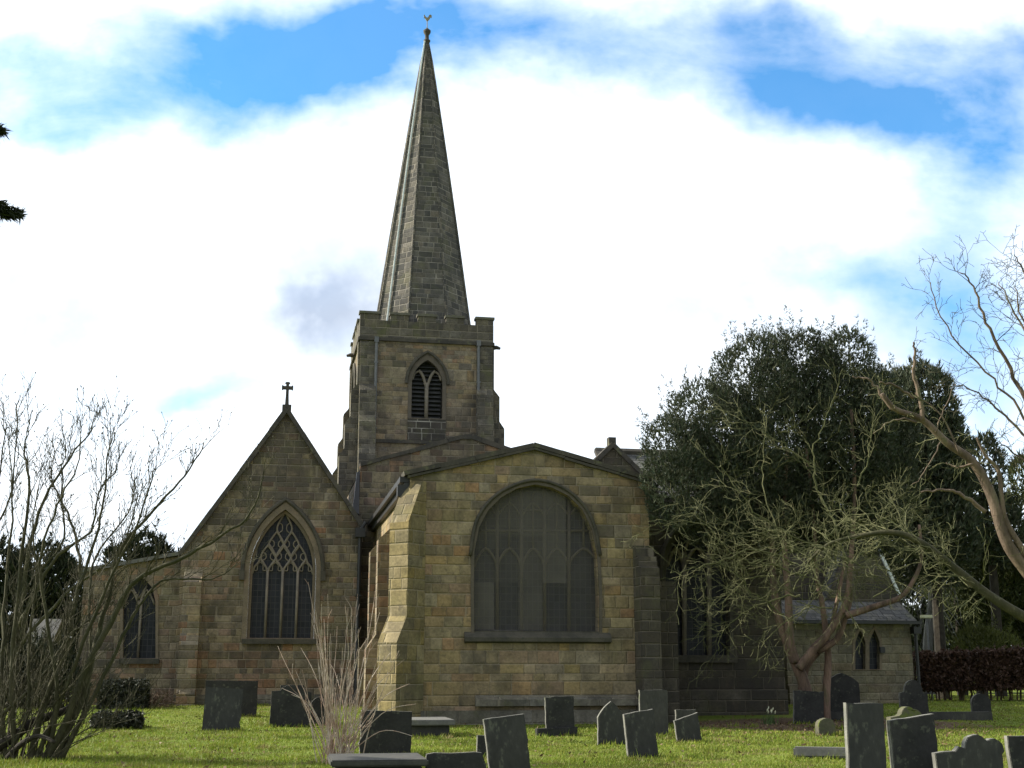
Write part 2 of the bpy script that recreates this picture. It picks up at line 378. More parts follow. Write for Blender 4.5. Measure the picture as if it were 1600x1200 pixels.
M['mullion_dim'] = plain('shaded_mullion_stone', (.135, .112, .085), (.10, .088, .068), 3.0)
M['glass'] = glass_mat('leaded_glass')
M['louvre'] = plain('louvre_slate', (.045, .045, .045), (.07, .07, .068), 3.0)
M['lead'] = plain('black_pipe_paint', (.018, .018, .019), (.028, .028, .028), 3.0, rough=0.45, bump=0.1, spec=0.5)
M['greypipe'] = plain('grey_lead_pipe', (.13, .135, .14), (.18, .18, .18), 3.0, rough=0.6, bump=0.1)
M['roof'] = plain('roof_lead', (.12, .125, .13), (.17, .17, .17), 1.0, rough=0.6)
M['slate'] = ashlar('stone_slates', [(.095, .095, .093), (.125, .12, .112), (.075, .076, .077), (.14, .135, .122)], 0.24, 0.36, mort_w=0.016, mortar=(.03, .03, .03), mfac=0.9, soot=0.3, soot_lo=0.6)
M['metal_white'] = plain('conductor_tape', (.72, .76, .74), (.62, .67, .65), 2.0, rough=0.5, bump=0)
M['gilt'] = plain('weathered_gilt', (.30, .27, .18), (.22, .20, .15), 4.0, rough=0.5, bump=0)
M['timber'] = plain('weathered_timber', (.05, .043, .035), (.09, .078, .062), 3.0)

# headstone slates and others
M['hs_slate'] = plain('headstone_slate', (.036, .036, .034), (.058, .057, .052), 1.6, rough=0.8, spots=((.13, .135, .10), 7.0, .56, .7), stretch=(1, 1, .5))
M['hs_grey'] = plain('headstone_grey', (.050, .049, .044), (.075, .072, .062), 1.8, rough=0.85, spots=((.12, .125, .085), 4.0, .58, .5), stretch=(1, 1, .5))
M['hs_dark'] = plain('headstone_dark', (.022, .022, .021), (.040, .039, .036), 1.8, rough=0.8, spots=((.10, .105, .075), 6.0, .57, .65))
M['hs_edge'] = plain('hewn_slate_edge', (.13, .128, .115), (.22, .215, .185), 5.0, rough=0.9, spots=((.10, .12, .05), 4.0, .56, .6))  # weathered hewn edge, colour lightened further so stone sides read as sunlit
M['hs_moss'] = plain('headstone_mossy', (.085, .085, .055), (.13, .12, .085), 2.0, rough=0.95, spots=((.11, .135, .03), 3.2, .48, .85))
M['cap'] = plain('mossy_cap_stone', (.10, .095, .075), (.15, .14, .105), 2.0, spots=((.11, .125, .045), 1.5, .5, .7))
M['tomb'] = plain('tomb_stone', (.12, .118, .11), (.17, .165, .15), 2.0, rough=0.85, spots=((.15, .16, .07), 3.0, .55, .5))

M['bark_green'] = plain('mossy_elder_bark', (.040, .041, .018), (.072, .066, .034), 5.0, spots=((.13, .125, .07), 9.0, .56, .7), stretch=(1, 1, .4))
M['dark_bark'] = plain('rotten_dark_bark', (.022, .018, .013), (.045, .038, .026), 5.0, bump=.8, bdist=.03)
M['twig_grey'] = plain('bare_twig_bark', (.050, .047, .026), (.095, .085, .050), 4.0, bump=0)
M['wand'] = plain('pale_wand_bark', (.38, .25, .18), (.60, .51, .42), 4.0, bump=0)
M['yew_bark'] = plain('yew_bark', (.085, .058, .042), (.25, .165, .12), 3.0, bump=1.0, bdist=0.05, spots=((.10, .10, .05), 4.0, .55, .7), stretch=(1, 1, .25))
M['yew_twig'] = plain('yew_twig_bark', (.070, .080, .028), (.15, .145, .070), 5.0, bump=0.3)
M['right_bark'] = plain('pale_peeling_bark', (.09, .066, .048), (.23, .17, .12), 3.0, bump=0.8, bdist=0.03, spots=((.10, .11, .05), 3.0, .54, .7), stretch=(1, 1, .4))
M['yew_leaf'] = leafy('yew_foliage', [(.034, .050, .029), (.052, .068, .038), (.080, .080, .047), (.042, .062, .036)], big=0.3, trans=0.2)
M['dark_leaf'] = leafy('dark_conifer_foliage', [(.013, .020, .010), (.024, .034, .015), (.035, .042, .020)], big=0.4)
M['green_leaf'] = leafy('garden_shrub_foliage', [(.03, .045, .014), (.055, .07, .022), (.08, .085, .025)], big=0.5, trans=0.15)
M['gold_leaf'] = leafy('golden_conifer_foliage', [(.07, .09, .02), (.11, .12, .03), (.09, .10, .025)], trans=0.2)
M['ivy'] = leafy('ivy_leaves', [(.020, .024, .014), (.040, .044, .028), (.10, .10, .075)], rough=0.5)
M['beech'] = leafy('beech_hedge_leaves', [(.045, .025, .016), (.070, .037, .024), (.105, .058, .038), (.035, .022, .015)], big=0.35, bigscale=0.8, trans=0.15)
M['grass'] = leafy('grass_blades', [(.120, .190, .018), (.185, .255, .026), (.250, .255, .042), (.150, .220, .022), (.20, .18, .06)], rough=0.6, trans=0.3, big=0.4, bigscale=0.7, dark=((.21, .18, .065), 0.9, .53))
M['litter'] = leafy('fallen_leaf', [(.09, .05, .025), (.16, .10, .05), (.22, .16, .09)])
M['brush'] = plain('dead_twigs', (.085, .055, .036), (.14, .095, .062), 5.0, bump=0)
M['daff'] = leafy('daffodil_leaves', [(.06, .11, .03), (.09, .14, .05)])
M['bud'] = plain('daffodil_bud', (.6, .62, .45), (.65, .62, .35), 3.0, bump=0)

def ground_mat():
    m, T, B = new_mat('turf_soil')
    oc = T.node('ShaderNodeTexCoord').outputs['Object']
    a, _c = T.noise(oc, 0.5, 5, 0.6); b, _c = T.noise(oc, 6.0, 5, 0.65); c3, _c = T.noise(oc, 40, 3, 0.6)
    c = T.mix(T.maprange(a, 0.35, 0.65), (.115, .165, .022), (.155, .185, .032))
    c = T.mix(T.m('MULTIPLY', T.maprange(b, 0.5, 0.7), 0.6), c, (.105, .088, .045))
    x, y, z = T.sep(oc)
    # fallen needles under the yew and bare soil along the wall foot
    ex = T.m('DIVIDE', T.m('SUBTRACT', x, 9.2), 4.6); ey = T.m('DIVIDE', T.m('SUBTRACT', y, 36.6), 2.9)
    q = T.m('ADD', T.m('ADD', T.m('MULTIPLY', ex, ex), T.m('MULTIPLY', ey, ey)), T.m('MULTIPLY_ADD', b, 1.6, -0.8))
    c = T.mix(T.maprange(q, 1.15, 0.7), c, T.mix(T.maprange(c3, .4, .6), (.085, .055, .036), (.13, .092, .06)))
    T.put(B.inputs['Base Color'], c); B.inputs['Roughness'].default_value = 1.0; B.inputs['Specular IOR Level'].default_value = 0.1
    T.put(B.inputs['Normal'], T.bump(T.m('MULTIPLY_ADD', c3, 0.4, b), 0.8, 0.06)); return m
M['ground'] = ground_mat()
def litter_at(x, y):
    return ((x - 9.2) / 4.6) ** 2 + ((y - 36.6) / 2.9) ** 2

# ------------------------------------------------------------------ ground
def axis(lo, hi, fine, far):
    a = list(np.arange(lo, hi + 1e-6, fine)); s = fine; p = hi
    while p < far: s *= 1.5; p += s; a.append(p)
    s = fine; p = lo; pre = []
    while p > -far: s *= 1.5; p -= s; pre.append(p)
    return list(reversed(pre)) + a
gx_ = axis(-22, 24, 0.6, 900); gy_ = axis(8, 62, 0.6, 900)
g = MB(); g.v = [Vector((x, y, ground_z(x, y))) for y in gy_ for x in gx_]
nx = len(gx_); g.f = [(j * nx + i, j * nx + i + 1, (j + 1) * nx + i + 1, (j + 1) * nx + i) for j in range(len(gy_) - 1) for i in range(nx - 1)]
tag(obj('ground', g, M['ground'], smooth_shade=True, uv=False), kind='structure')

# ------------------------------------------------------------------ church
church = thing('church', 'old stone parish church with battlemented tower, tall tapering spire and gabled east end', 'church', W(3, 6, 0))
def arch_px(pts, v):
    return [pl(x, y, v) for x, y in pts]
def smooth2(pts, k=6):                         # Catmull-Rom through open 2-D/3-D point list
    out = []; n = len(pts)
    for i in range(n - 1):
        p0, p1, p2, p3 = (pts[max(i - 1, 0)], pts[i], pts[i + 1], pts[min(i + 2, n - 1)])
        for j in range(k):
            t = j / k; t2, t3 = t * t, t * t * t
            out.append(tuple(0.5 * (2 * b + (c - a) * t + (2 * a - 5 * b + 4 * c - d) * t2 + (-a + 3 * b - 3 * c + d) * t3) for a, b, c, d in zip(p0, p1, p2, p3)))
    out.append(tuple(pts[-1])); return out
def pointed(uc, half, z0, zs, za, k=10):       # window outline: sill z0, spring zs, apex za; ccw from bottom right
    h = za - zs; r = (half * half + h * h) / (2 * half)       # arcs centred on the springing line
    cxr = half - r
    right = []
    a1 = math.atan2(h, -cxr)
    for i in range(k + 1):
        a = a1 * i / k; right.append((uc + cxr + r * math.cos(a), zs + r * math.sin(a)))
    left = [(2 * uc - x, z) for x, z in reversed(right[:-1])]
    return [(uc - half, z0), (uc + half, z0)] + right[0:] + left
def fan(poly, v):                              # flat polygon at depth v
    return MB().add([W(u, v, z) for u, z in poly], [tuple(range(len(poly)))])
def rib(mb, pts2, v, r, n=6, flat=1.0):
    return mb.tube([W(u, v, z) for u, z in pts2], r, n)
def hood(mb, arch, v, r, offs=0.0):
    return mb.tube([W(u, v, z) for u, z in arch], r, 6)
def ring_frame(outer, inner, v, t):            # moulded stone frame between two outlines
    return MB().plate(outer, [inner], v, t)

# ---- chancel
EL = pl(637, 742, 0); EA = pl(833, 698, 0); ER = pl(1012, 751, 0)
uL, uR = 0.0, ER[0]
win_px = [(741, 990), (936, 990), (936, 930), (933, 868), (925, 828), (910, 797), (888, 775), (862, 762), (836, 757), (808, 763), (783, 777), (762, 798), (748, 825), (741, 862), (740, 930)]
win = arch_px(win_px, 0)
cw = MB().plate([(uL, -0.4), (uR, -0.4), (uR, ER[1]), EA, (uL, EL[1])], [win], 0, 0.55)
chancel = obj('chancel_wall', cw, M['chancel'], church)
CL = 12.0
sw = MB().box(0.0, 0.55, 0.552, CL, -0.4, EL[1] - 0.05); sw.box(uR - 0.55, uR, 0.552, CL, -0.4, ER[1] - 0.05)
obj('chancel_side_wall', sw, M['chancel'], chancel)
rf = MB().add([W(-0.1, 0.3, EL[1] - 0.1), W(EA[0], 0.3, EA[1] - 0.12), W(uR + 0.1, 0.3, ER[1] - 0.1), W(-0.1, CL, EL[1] - 0.1), W(EA[0], CL, EA[1] - 0.12), W(uR + 0.1, CL, ER[1] - 0.1)], [(0, 1, 4, 3), (1, 2, 5, 4)])
obj('roof', rf, M['roof'], chancel)
cp = MB()
def coping(mb, a, b, v0, w=0.75, h=0.13, lift=0.05, ext=(0, 0)):
    A = W(a[0], v0, a[1] + lift); B = W(b[0], v0, b[1] + lift); d = (B - A).normalized(); A = A - d * ext[0]; B = B + d * ext[1]
    n = max(1, round((B - A).length / .95)); rg = random.Random(int(A.x * 100 + B.z * 31))
    ts = [0] + [(i + rg.uniform(-.2, .2)) / n for i in range(1, n)] + [1]
    for t0, t1 in zip(ts[:-1], ts[1:]):
        q = Vector((0, 0, rg.uniform(-.012, .012))) + V * rg.uniform(-.012, .012)
        mb.beam(A.lerp(B, t0) + d * .004 + q, A.lerp(B, t1) - d * .004 + q, w + rg.uniform(-.02, .02), h * rg.uniform(.92, 1.08), V)
    return mb
coping(cp, EL, EA, 0.25, ext=(0.12, 0.0)); coping(cp, EA, ER, 0.25, h=0.128, ext=(0, 0.1))
coping(cp, (EL[0], EL[1] - .1), (EA[0], EA[1] - .1), -0.03, w=0.16, h=0.07, lift=0.03)
coping(cp, (EA[0], EA[1] - .1), (ER[0], ER[1] - .1), -0.03, w=0.156, h=0.07, lift=0.03)
obj('coping', cp, M['coping'], chancel)
ev = MB().beam(W(-0.12, 0.1, EL[1] - 0.12), W(-0.12, CL, EL[1] - 0.12), 0.34, 0.16, U); ev.beam(W(-0.05, 0.1, EL[1] - 0.3), W(-0.05, CL, EL[1] - 0.3), 0.2, 0.18, U)
obj('eaves_gutter', ev, M['lead'], chancel)
zpl = pl(800, 1086, 0)[1]
pb = MB(); pu0 = pl(742, 1086, 0)[0]
pb.box(0.02, uR - 0.02, -0.10, 0.0, -0.4, zpl - 0.42)
pb.add([W(pu0, 0, zpl), W(uR - 0.03, 0, zpl), W(uR - 0.03, -0.18, zpl - 0.12), W(pu0, -0.18, zpl - 0.12), W(uR - 0.03, -0.18, zpl - 0.30), W(pu0, -0.18, zpl - 0.30), W(pu0, 0, zpl - 0.30), W(uR - 0.03, 0, zpl - 0.30)],
       [(3, 2, 1, 0), (3, 5, 4, 2), (5, 6, 7, 4), (0, 6, 5, 3), (1, 2, 4, 7)])
obj('plinth', pb, M['plinth'], chancel, fix=True)
# diagonal corner buttresses
def diag_buttress(u, outdir, sidedir, w, stages, ztop):   # stages [(z_low, z_high, reach)] from the top down
    mb = MB(); o = outdir.normalized(); s = sidedir.normalized(); base = W(u, 0, 0)
    prof = []                                  # outer edge (reach, z) going down
    r_prev = -0.1; z_prev = ztop
    prof.append((r_prev, z_prev))
    for zl, zh, reach in stages:
        prof.append((reach, zh)); prof.append((reach, zl))
    poly = [(-0.3, stages[-1][0]), (-0.3, ztop)] + prof
    A = [base + o * r + Vector((0, 0, z)) - s * w / 2 for r, z in poly]; B = [p + s * w for p in A]
    n = len(poly)
    mb.add(A + B, [tuple(range(n)), tuple(reversed(range(n, 2 * n)))] + [(i, i + n, (i + 1) % n + n, (i + 1) % n) for i in range(n)])
    return mb
z1 = pl(617, 815, -0.45)[1]; z2a = pl(600, 962, -0.5)[1]; z2b = pl(600, 1003, -0.8)[1]; zt = pl(648, 752, -0.1)[1]
db = diag_buttress(0.02, -(U + V), U - V, 0.68, [(z2a, z1, 0.50), (-0.4, z2b, 0.92)], zt)
b1 = obj('buttress', db, M['buttress'], church, fix=True); b1['label'] = 'sunlit stepped corner buttress'
zr1 = pl(1010, 890, -0.4)[1]; zr0 = pl(1000, 852, -0.2)[1]
def side_buttress(poly, a, b):
    A = [W(a, v, z) for v, z in poly]; B = [W(b, v, z) for v, z in poly]; n = len(poly)
    return MB().add(A + B, [tuple(range(n)), tuple(reversed(range(n, 2 * n)))] + [(i, i + n, (i + 1) % n + n, (i + 1) % n) for i in range(n)])
ua_ = pl(1003, 950, -.8)[0]; ub_ = pl(1032, 950, -.8)[0]; uc_ = pl(1057, 950, .1)[0]
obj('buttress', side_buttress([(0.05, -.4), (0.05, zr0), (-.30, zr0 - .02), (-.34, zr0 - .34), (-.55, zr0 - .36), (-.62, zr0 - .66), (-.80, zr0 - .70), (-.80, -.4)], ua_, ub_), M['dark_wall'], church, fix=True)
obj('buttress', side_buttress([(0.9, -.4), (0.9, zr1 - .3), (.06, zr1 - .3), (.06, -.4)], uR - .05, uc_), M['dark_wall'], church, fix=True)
# stepped buttress half way along the sunlit side wall
sb = MB()
for vv, (r1_, r2_) in ((3.9, (0.55, 0.85)), (8.2, (0.45, 0.75))):
    zz1, zz2, zz3 = EL[1] - 0.9, EL[1] - 1.5, 2.2
    poly = [(0.05, -0.4), (0.05, zz1), (-r1_, zz2), (-r1_, zz3 + 0.45), (-r2_, zz3), (-r2_, -0.4)]
    A = [W(u, vv, z) for u, z in poly]; B = [W(u, vv + 0.6, z) for u, z in poly]; n = len(poly)
    sb = MB().add(A + B, [tuple(range(n)), tuple(reversed(range(n, 2 * n)))] + [(i, i + n, (i + 1) % n + n, (i + 1) % n) for i in range(n)])
    obj('buttress', sb, M['nave'], church, fix=True)
# rainwater hopper on the corner
hp = pl(630, 765, 0.3); hb = MB().box(hp[0] - 0.18, hp[0] + 0.10, 0.12, 0.42, hp[1] - 0.22, hp[1] + 0.12); hb.box(hp[0] - 0.12, hp[0] + 0.04, 0.18, 0.36, hp[1] - 0.42, hp[1] - 0.222)
obj('rainwater_hopper', hb, M['lead'], church)

# ---- east window
def uz(px, py, v): return pl(px, py, v)
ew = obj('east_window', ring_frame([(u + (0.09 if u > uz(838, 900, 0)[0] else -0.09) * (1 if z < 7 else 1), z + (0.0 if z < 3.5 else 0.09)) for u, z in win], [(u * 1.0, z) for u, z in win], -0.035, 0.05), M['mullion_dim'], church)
tr = MB(); vT = 0.33
for px in (777, 815, 851, 889):
    topy = {777: 782, 815: 762, 851: 762, 889: 780}[px]
    rib(tr, [uz(px, 992, vT), uz(px, topy, vT)], vT, 0.055)
for a, b in ((741, 777), (777, 815), (815, 851), (851, 889), (889, 935)):
    mid = (a + b) / 2
    rib(tr, arch_px(smooth2([(a, 886), (a + 5, 872), (mid, 857), (b - 5, 872), (b, 886)], 4), vT), vT + 0.01, 0.045)
    rib(tr, arch_px([(mid, 857), (mid, 770 if 760 < mid < 920 else 815)], vT), vT + 0.015, 0.034)
    rib(tr, arch_px(smooth2([(a, 806), (mid, 786), (b, 806)], 4), vT), vT + 0.012, 0.034)
rib(tr, arch_px([(752, 829), (925, 829)], vT), vT + 0.02, 0.040)
rib(tr, arch_px([(812, 797), (857, 797)], vT), vT + 0.022, 0.036)
rib(tr, arch_px([(744, 992), (934, 992)], vT), vT + 0.03, 0.07)
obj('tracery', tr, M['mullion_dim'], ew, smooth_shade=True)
obj('glass', fan(arch_px(win_px, 0.42), 0.42), M['glass'], ew)
def guard_mat():
    m, T, B = new_mat('wire_guard')
    T.put(B.inputs['Base Color'], (0.135, 0.122, 0.10, 1)); B.inputs['Roughness'].default_value = 0.8
    uv = T.node('ShaderNodeUVMap'); uv.uv_map = 'UVMap'; u, z, _ = T.sep(uv.outputs[0])
    def line(c, p): return T.m('LESS_THAN', T.m('FRACT', T.m('DIVIDE', c, p)), 0.42)
    k = T.m('MAXIMUM', line(u, 0.018), line(z, 0.018))
    cell = T.node('ShaderNodeTexWhiteNoise', noise_dimensions='2D'); T.put(cell.inputs['Vector'], T.xyz(T.m('FLOOR', T.m('DIVIDE', u, 0.72)), T.m('FLOOR', T.m('DIVIDE', z, 1.35)), 0.0))
    tr_ = T.node('ShaderNodeBsdfTransparent'); mx = T.node('ShaderNodeMixShader')
    gn_ = T.noise(T.node('ShaderNodeTexCoord').outputs['Object'], 1.6, 5, .6)[0]
    T.put(mx.inputs[0], T.m('MULTIPLY', T.m('MULTIPLY_ADD', cell.outputs['Value'], 0.38, 0.24), T.m('MULTIPLY_ADD', gn_, 0.9, 0.55))); T.l.new(tr_.outputs[0], mx.inputs[1]); T.l.new(B.outputs[0], mx.inputs[2])
    T.l.new(mx.outputs[0], T.n['Material Output'].inputs[0]); return m
obj('wire_guard', fan(arch_px(win_px, 0.17), 0.17), guard_mat(), ew)
hd = MB(); hood(hd, arch_px(smooth2([(735, 868), (742, 822), (757, 792), (780, 770), (808, 756), (836, 750), (864, 755), (891, 769), (914, 792), (930, 825), (938, 868)], 4), -0.05), -0.05, 0.055)
obj('hood_mould', hd, M['sill'], ew, smooth_shade=True)
sl0 = uz(726, 1002, -0.1); sl1 = uz(955, 1002, -0.1); zsill = uz(838, 989, 0)[1]
sm = MB().add([W(sl0[0], -0.16, sl0[1]), W(sl1[0], -0.16, sl0[1]), W(sl1[0], -0.16, sl0[1] + 0.11), W(sl0[0], -0.16, sl0[1] + 0.11),
               W(sl0[0], 0.0, sl0[1] - 0.05), W(sl1[0], 0.0, sl0[1] - 0.05), W(sl1[0], 0.0, zsill + 0.02), W(sl0[0], 0.0, zsill + 0.02)],
              [(0, 1, 2, 3), (3, 2, 6, 7), (4, 5, 1, 0), (0, 3, 7, 4), (1, 5, 6, 2)])
sm.box(win[0][0] + 0.01, win[1][0] - 0.01, 0.002, 0.40, zsill - 0.08, zsill + 0.05)
obj('sill', sm, M['sill'], ew, fix=True)

# ---- nave east wall and body
vN = CL
NP = [(563, 728), (640, 708), (700, 691), (724, 685), (738, 685), (752, 690), (800, 707)]
nv = arch_px(NP, vN); nr = nv[-1]; slope = (nv[-1][1] - nv[-2][1]) / (nv[-1][0] - nv[-2][0])
nright = (uR + 0.2, nr[1] + slope * (uR + 0.2 - nr[0]))
nave = obj('nave_wall', MB().plate([(nv[0][0], -0.4), (nright[0], -0.4), nright] + list(reversed(nv)), [], vN, 0.5), M['nave'], church)
nc = MB(); npts = nv + [nright]
nc.tube([W(u, vN + 0.15, z + 0.03) for u, z in npts], 0.10, 6)
for a, b in zip(npts[:-1], npts[1:]): coping(nc, a, b, vN + 0.22, w=0.6, h=0.10 + 0.001 * len(nc.f), lift=0.06)
obj('coping', nc, M['coping'], nave)
nb = MB(); nb.box(nv[0][0] + 0.02, nright[0] - 0.02, vN + 0.502, vN + 11, -0.4, nv[0][1] - 0.15)
obj('nave_side_wall', nb, M['nave'], nave)
ap = nv[3]
obj('roof', MB().add([W(nv[0][0], vN + .3, nv[0][1] - .12), W(ap[0], vN + .3, ap[1] - .12), W(nright[0], vN + .3, nright[1] - .12), W(nv[0][0], vN + 11, nv[0][1] - .12), W(ap[0], vN + 11, ap[1] - .12), W(nright[0], vN + 11, nright[1] - .12)],
                     [(0, 1, 4, 3), (1, 2, 5, 4)]), M['roof'], nave)

# ---- left (gabled) chapel
vC = 11.0
cA = pl(448, 640, vC); cR = pl(563, 818, vC); cLf = pl(284, 862, vC)
cwin = pointed(*(lambda a, b, c, d: ((a[0] + b[0]) / 2, (b[0] - a[0]) / 2, a[1], c[1], d[1]))(pl(384, 999, vC), pl(491, 999, vC), pl(437, 893, vC), pl(437, 795, vC)))
uc = (cwin[0][0] + cwin[1][0]) / 2; ch = (cwin[1][0] - cwin[0][0]) / 2; cz0 = cwin[0][1]; czs = pl(437, 893, vC)[1]; cza = pl(437, 795, vC)[1]
chap = obj('chapel_wall', MB().plate([(cLf[0], -0.3), (cR[0], -0.3), (cR[0], cR[1]), cA, (cLf[0], cLf[1])], [cwin], vC, 0.5), M['chapel'], church)
cc = MB(); coping(cc, cLf, cA, vC + 0.2, h=0.16, lift=0.0, ext=(0.1, 0)); coping(cc, cA, cR, vC + 0.2, h=0.158, lift=0.0, ext=(0, 0.1))
obj('coping', cc, M['coping'], chap)
obj('roof', MB().add([W(cLf[0], vC + .3, cLf[1] - .1), W(cA[0], vC + .3, cA[1] - .1), W(cR[0], vC + .3, cR[1] - .1), W(cLf[0], vC + 9, cLf[1] - .1), W(cA[0], vC + 9, cA[1] - .1), W(cR[0], vC + 9, cR[1] - .1)],
                     [(0, 1, 4, 3), (1, 2, 5, 4)]), M['slate'], chap)
sd_ = MB().box(cLf[0], cLf[0] + 0.5, vC + 0.502, vC + 9, -0.3, cLf[1] - 0.15); obj('chapel_side_wall', sd_, M['chapel'], chap)
zp = pl(440, 1085, vC)[1]
obj('plinth', MB().box(cLf[0] + 0.01, cR[0] - 0.01, vC - 0.12, vC, -0.3, zp), M['plinth'], chap)
# window
fr_o = pointed(uc, ch + 0.16, cz0, czs, cza + 0.24); fr_i = pointed(uc, ch - 0.02, cz0 + 0.001, czs, cza - 0.02)
fr_o2 = [(u, z if z > cz0 + .01 else cz0 - .001) for u, z in fr_o]
swn = obj('chapel_window', ring_frame(fr_o2, [(u, z + .03 if z < cz0 + .02 else z) for u, z in fr_i], vC - 0.03, 0.12), M['frame'], church)
swn2 = pointed(uc, ch - 0.02, cz0 + 0.02, czs, cza - 0.03); fr_in2 = pointed(uc, ch - 0.13, cz0 + 0.06, czs, cza - 0.16)
obj('inner_frame', ring_frame(swn2, fr_in2, vC + 0.14, 0.12), M['frame'], swn)
ct = MB(); vt = vC + 0.24; W4 = 2 * (ch - 0.12) / 4
mull = [uc + W4 * k for k in (-1, 0, 1)]
zh = czs + 0.05
for m_ in mull: rib(ct, [(m_, cz0), (m_, zh)], vt, 0.052)
edges = [uc - 2 * W4] + mull + [uc + 2 * W4]
for a, b in zip(edges[:-1], edges[1:]):
    mid = (a + b) / 2
    rib(ct, smooth2([(a, zh - .12), (a + W4 * .12, zh + .12), (mid - W4 * .12, zh + .30), (mid, zh + .48)], 4), vt + 0.004, 0.042)
    rib(ct, smooth2([(b, zh - .12), (b - W4 * .12, zh + .12), (mid + W4 * .12, zh + .30), (mid, zh + .48)], 4), vt + 0.008, 0.042)
    for sgn in (-1, 1): rib(ct, smooth2([(mid + sgn * W4 * .46, zh + .02), (mid + sgn * W4 * .2, zh + .0), (mid + sgn * W4 * .18, zh + .2), (mid, zh + .3)], 3), vt + 0.01, 0.022)
def vesica(c, z, w, h, k):
    rib(ct, smooth2([(c, z), (c - w * .55, z + h * .25), (c - w, z + h * .5), (c - w * .5, z + h * .8), (c, z + h)], 4), vt + 0.012 + k * .002, 0.040)
    rib(ct, smooth2([(c, z), (c + w * .55, z + h * .25), (c + w, z + h * .5), (c + w * .5, z + h * .8), (c, z + h)], 4), vt + 0.013 + k * .002, 0.040)
    for sgn in (-1, 1):
        rib(ct, smooth2([(c + sgn * w * .8, z + h * .35), (c + sgn * w * .3, z + h * .45), (c + sgn * w * .35, z + h * .62), (c + sgn * w * .7, z + h * .66)], 3), vt + .014 + k * .002, 0.022)
for k, m_ in enumerate(mull): vesica(m_, zh + .02, W4 * .5, .95, k)
for k, m_ in enumerate((uc - W4 / 2, uc + W4 / 2)): vesica(m_, zh + .48, W4 * .5, .95, k + 3)
vesica(uc, zh + .95, W4 * .5, max(.5, cza - zh - 1.05), 6)
obj('tracery', ct, M['mullion'], swn, smooth_shade=True)
obj('glass', fan(pointed(uc, ch - 0.03, cz0, czs, cza - .03), vC + 0.36), M['glass'], swn)
hm = MB(); hp_ = pointed(uc, ch + 0.24, cz0, czs + .0, cza + 0.36)[2:]; hm.tube([W(u, vC - 0.05, z) for u, z in hp_], 0.075, 6)
for sg in (-1, 1): hm.box(uc + sg * (ch + .24) - .09, uc + sg * (ch + .24) + .09, vC - .14, vC + .0, czs - 0.32, czs + 0.03)
obj('hood_mould', hm, M['sill'], swn)
s0 = pl(378, 999, vC)[0]; s1 = pl(497, 999, vC)[0]
obj('sill', MB().box(s0, s1, vC - 0.14, vC + 0.30, cz0 - 0.16, cz0 + 0.015), M['sill'], swn)
# corner buttress with weathered offsets
b0 = pl(281, 1000, vC - .5)[0]; b1_ = pl(310, 1000, vC - .5)[0]
bb = MB()
zA, zB, zC = pl(296, 893, vC)[1], pl(296, 990, vC)[1], pl(296, 1008, vC)[1]
poly = [(0.0, -0.3), (-0.85, -0.3), (-0.85, zp + .05), (-0.70, zp + .2), (-0.70, zC), (-0.45, zB), (-0.45, zA - .4), (0.0, zA + .1)]
A = [W(b0, vC + v, z) for v, z in poly]; B = [W(b1_, vC + v, z) for v, z in poly]; n = len(poly)
bb.add(A + B, [tuple(range(n)), tuple(reversed(range(n, 2 * n)))] + [(i, i + n, (i + 1) % n + n, (i + 1) % n) for i in range(n)])
obj('buttress', bb, M['chapel'], church, fix=True)
vl = MB().add([W(*q) for q in ((pl(558, 738, vN - .02)[0], vN - .02, pl(560, 738, vN)[1]), (pl(551, 800, vN - .5)[0], vN - .5, pl(551, 800, vN)[1]), (pl(561, 806, vN - .5)[0], vN - .5, pl(561, 806, vN)[1]), (pl(562, 736, vN - .02)[0], vN - .02, pl(562, 736, vN)[1]))] + [W(*q) for q in ((pl(558, 738, vN)[0], vN + .3, pl(560, 738, vN)[1]), (pl(551, 800, vN)[0], vN + .3, pl(551, 800, vN)[1]), (pl(561, 806, vN)[0], vN + .3, pl(561, 806, vN)[1]), (pl(562, 736, vN)[0], vN + .3, pl(562, 736, vN)[1]))], [(0, 1, 2, 3), (7, 6, 5, 4), (0, 4, 5, 1), (1, 5, 6, 2), (2, 6, 7, 3), (3, 7, 4, 0)])
obj('lead_valley', vl, M['lead'], church, fix=True)
# gable cross
gc = MB(); c0 = pl(449, 633, vC)
gc.box(cA[0] - 0.17, cA[0] + 0.17, vC, vC + 0.36, cA[1] - 0.12, cA[1] + 0.20)
zc = cA[1] + 0.20
gc.add([W(cA[0] + s * .075, vC + .18 + t * .075, zc) for s, t in ((-1, -1), (1, -1), (1, 1), (-1, 1))] + [W(cA[0] + s * .05, vC + .18 + t * .05, zc + .50) for s, t in ((-1, -1), (1, -1), (1, 1), (-1, 1))],
       [(0, 1, 5, 4), (1, 2, 6, 5), (2, 3, 7, 6), (3, 0, 4, 7), (4, 5, 6, 7)])
k = 0.055; arm = 0.215; fl = 0.095
cross2 = [(-k, -.12), (k, -.12), (k, .0 - .0), (k, -k + .16), (arm - .06, .16 - k), (arm - .04, .16 - fl), (arm, .16 - fl * .6), (arm, .16 + fl * .6), (arm - .04, .16 + fl), (arm - .06, .16 + k), (k, .16 + k), (k, .16 + arm - .06), (fl, .16 + arm - .04), (fl * .6, .16 + arm), (-fl * .6, .16 + arm), (-fl, .16 + arm - .04), (-k, .16 + arm - .06), (-k, .16 + k), (-arm + .06, .16 + k), (-arm + .04, .16 + fl), (-arm, .16 + fl * .6), (-arm, .16 - fl * .6), (-arm + .04, .16 - fl), (-arm + .06, .16 - k), (-k, .16 - k)]
gc.plate([(cA[0] + x, zc + .52 + y) for x, y in cross2], [], vC + .09, .18)
obj('gable_cross', gc, M['coping'], church)
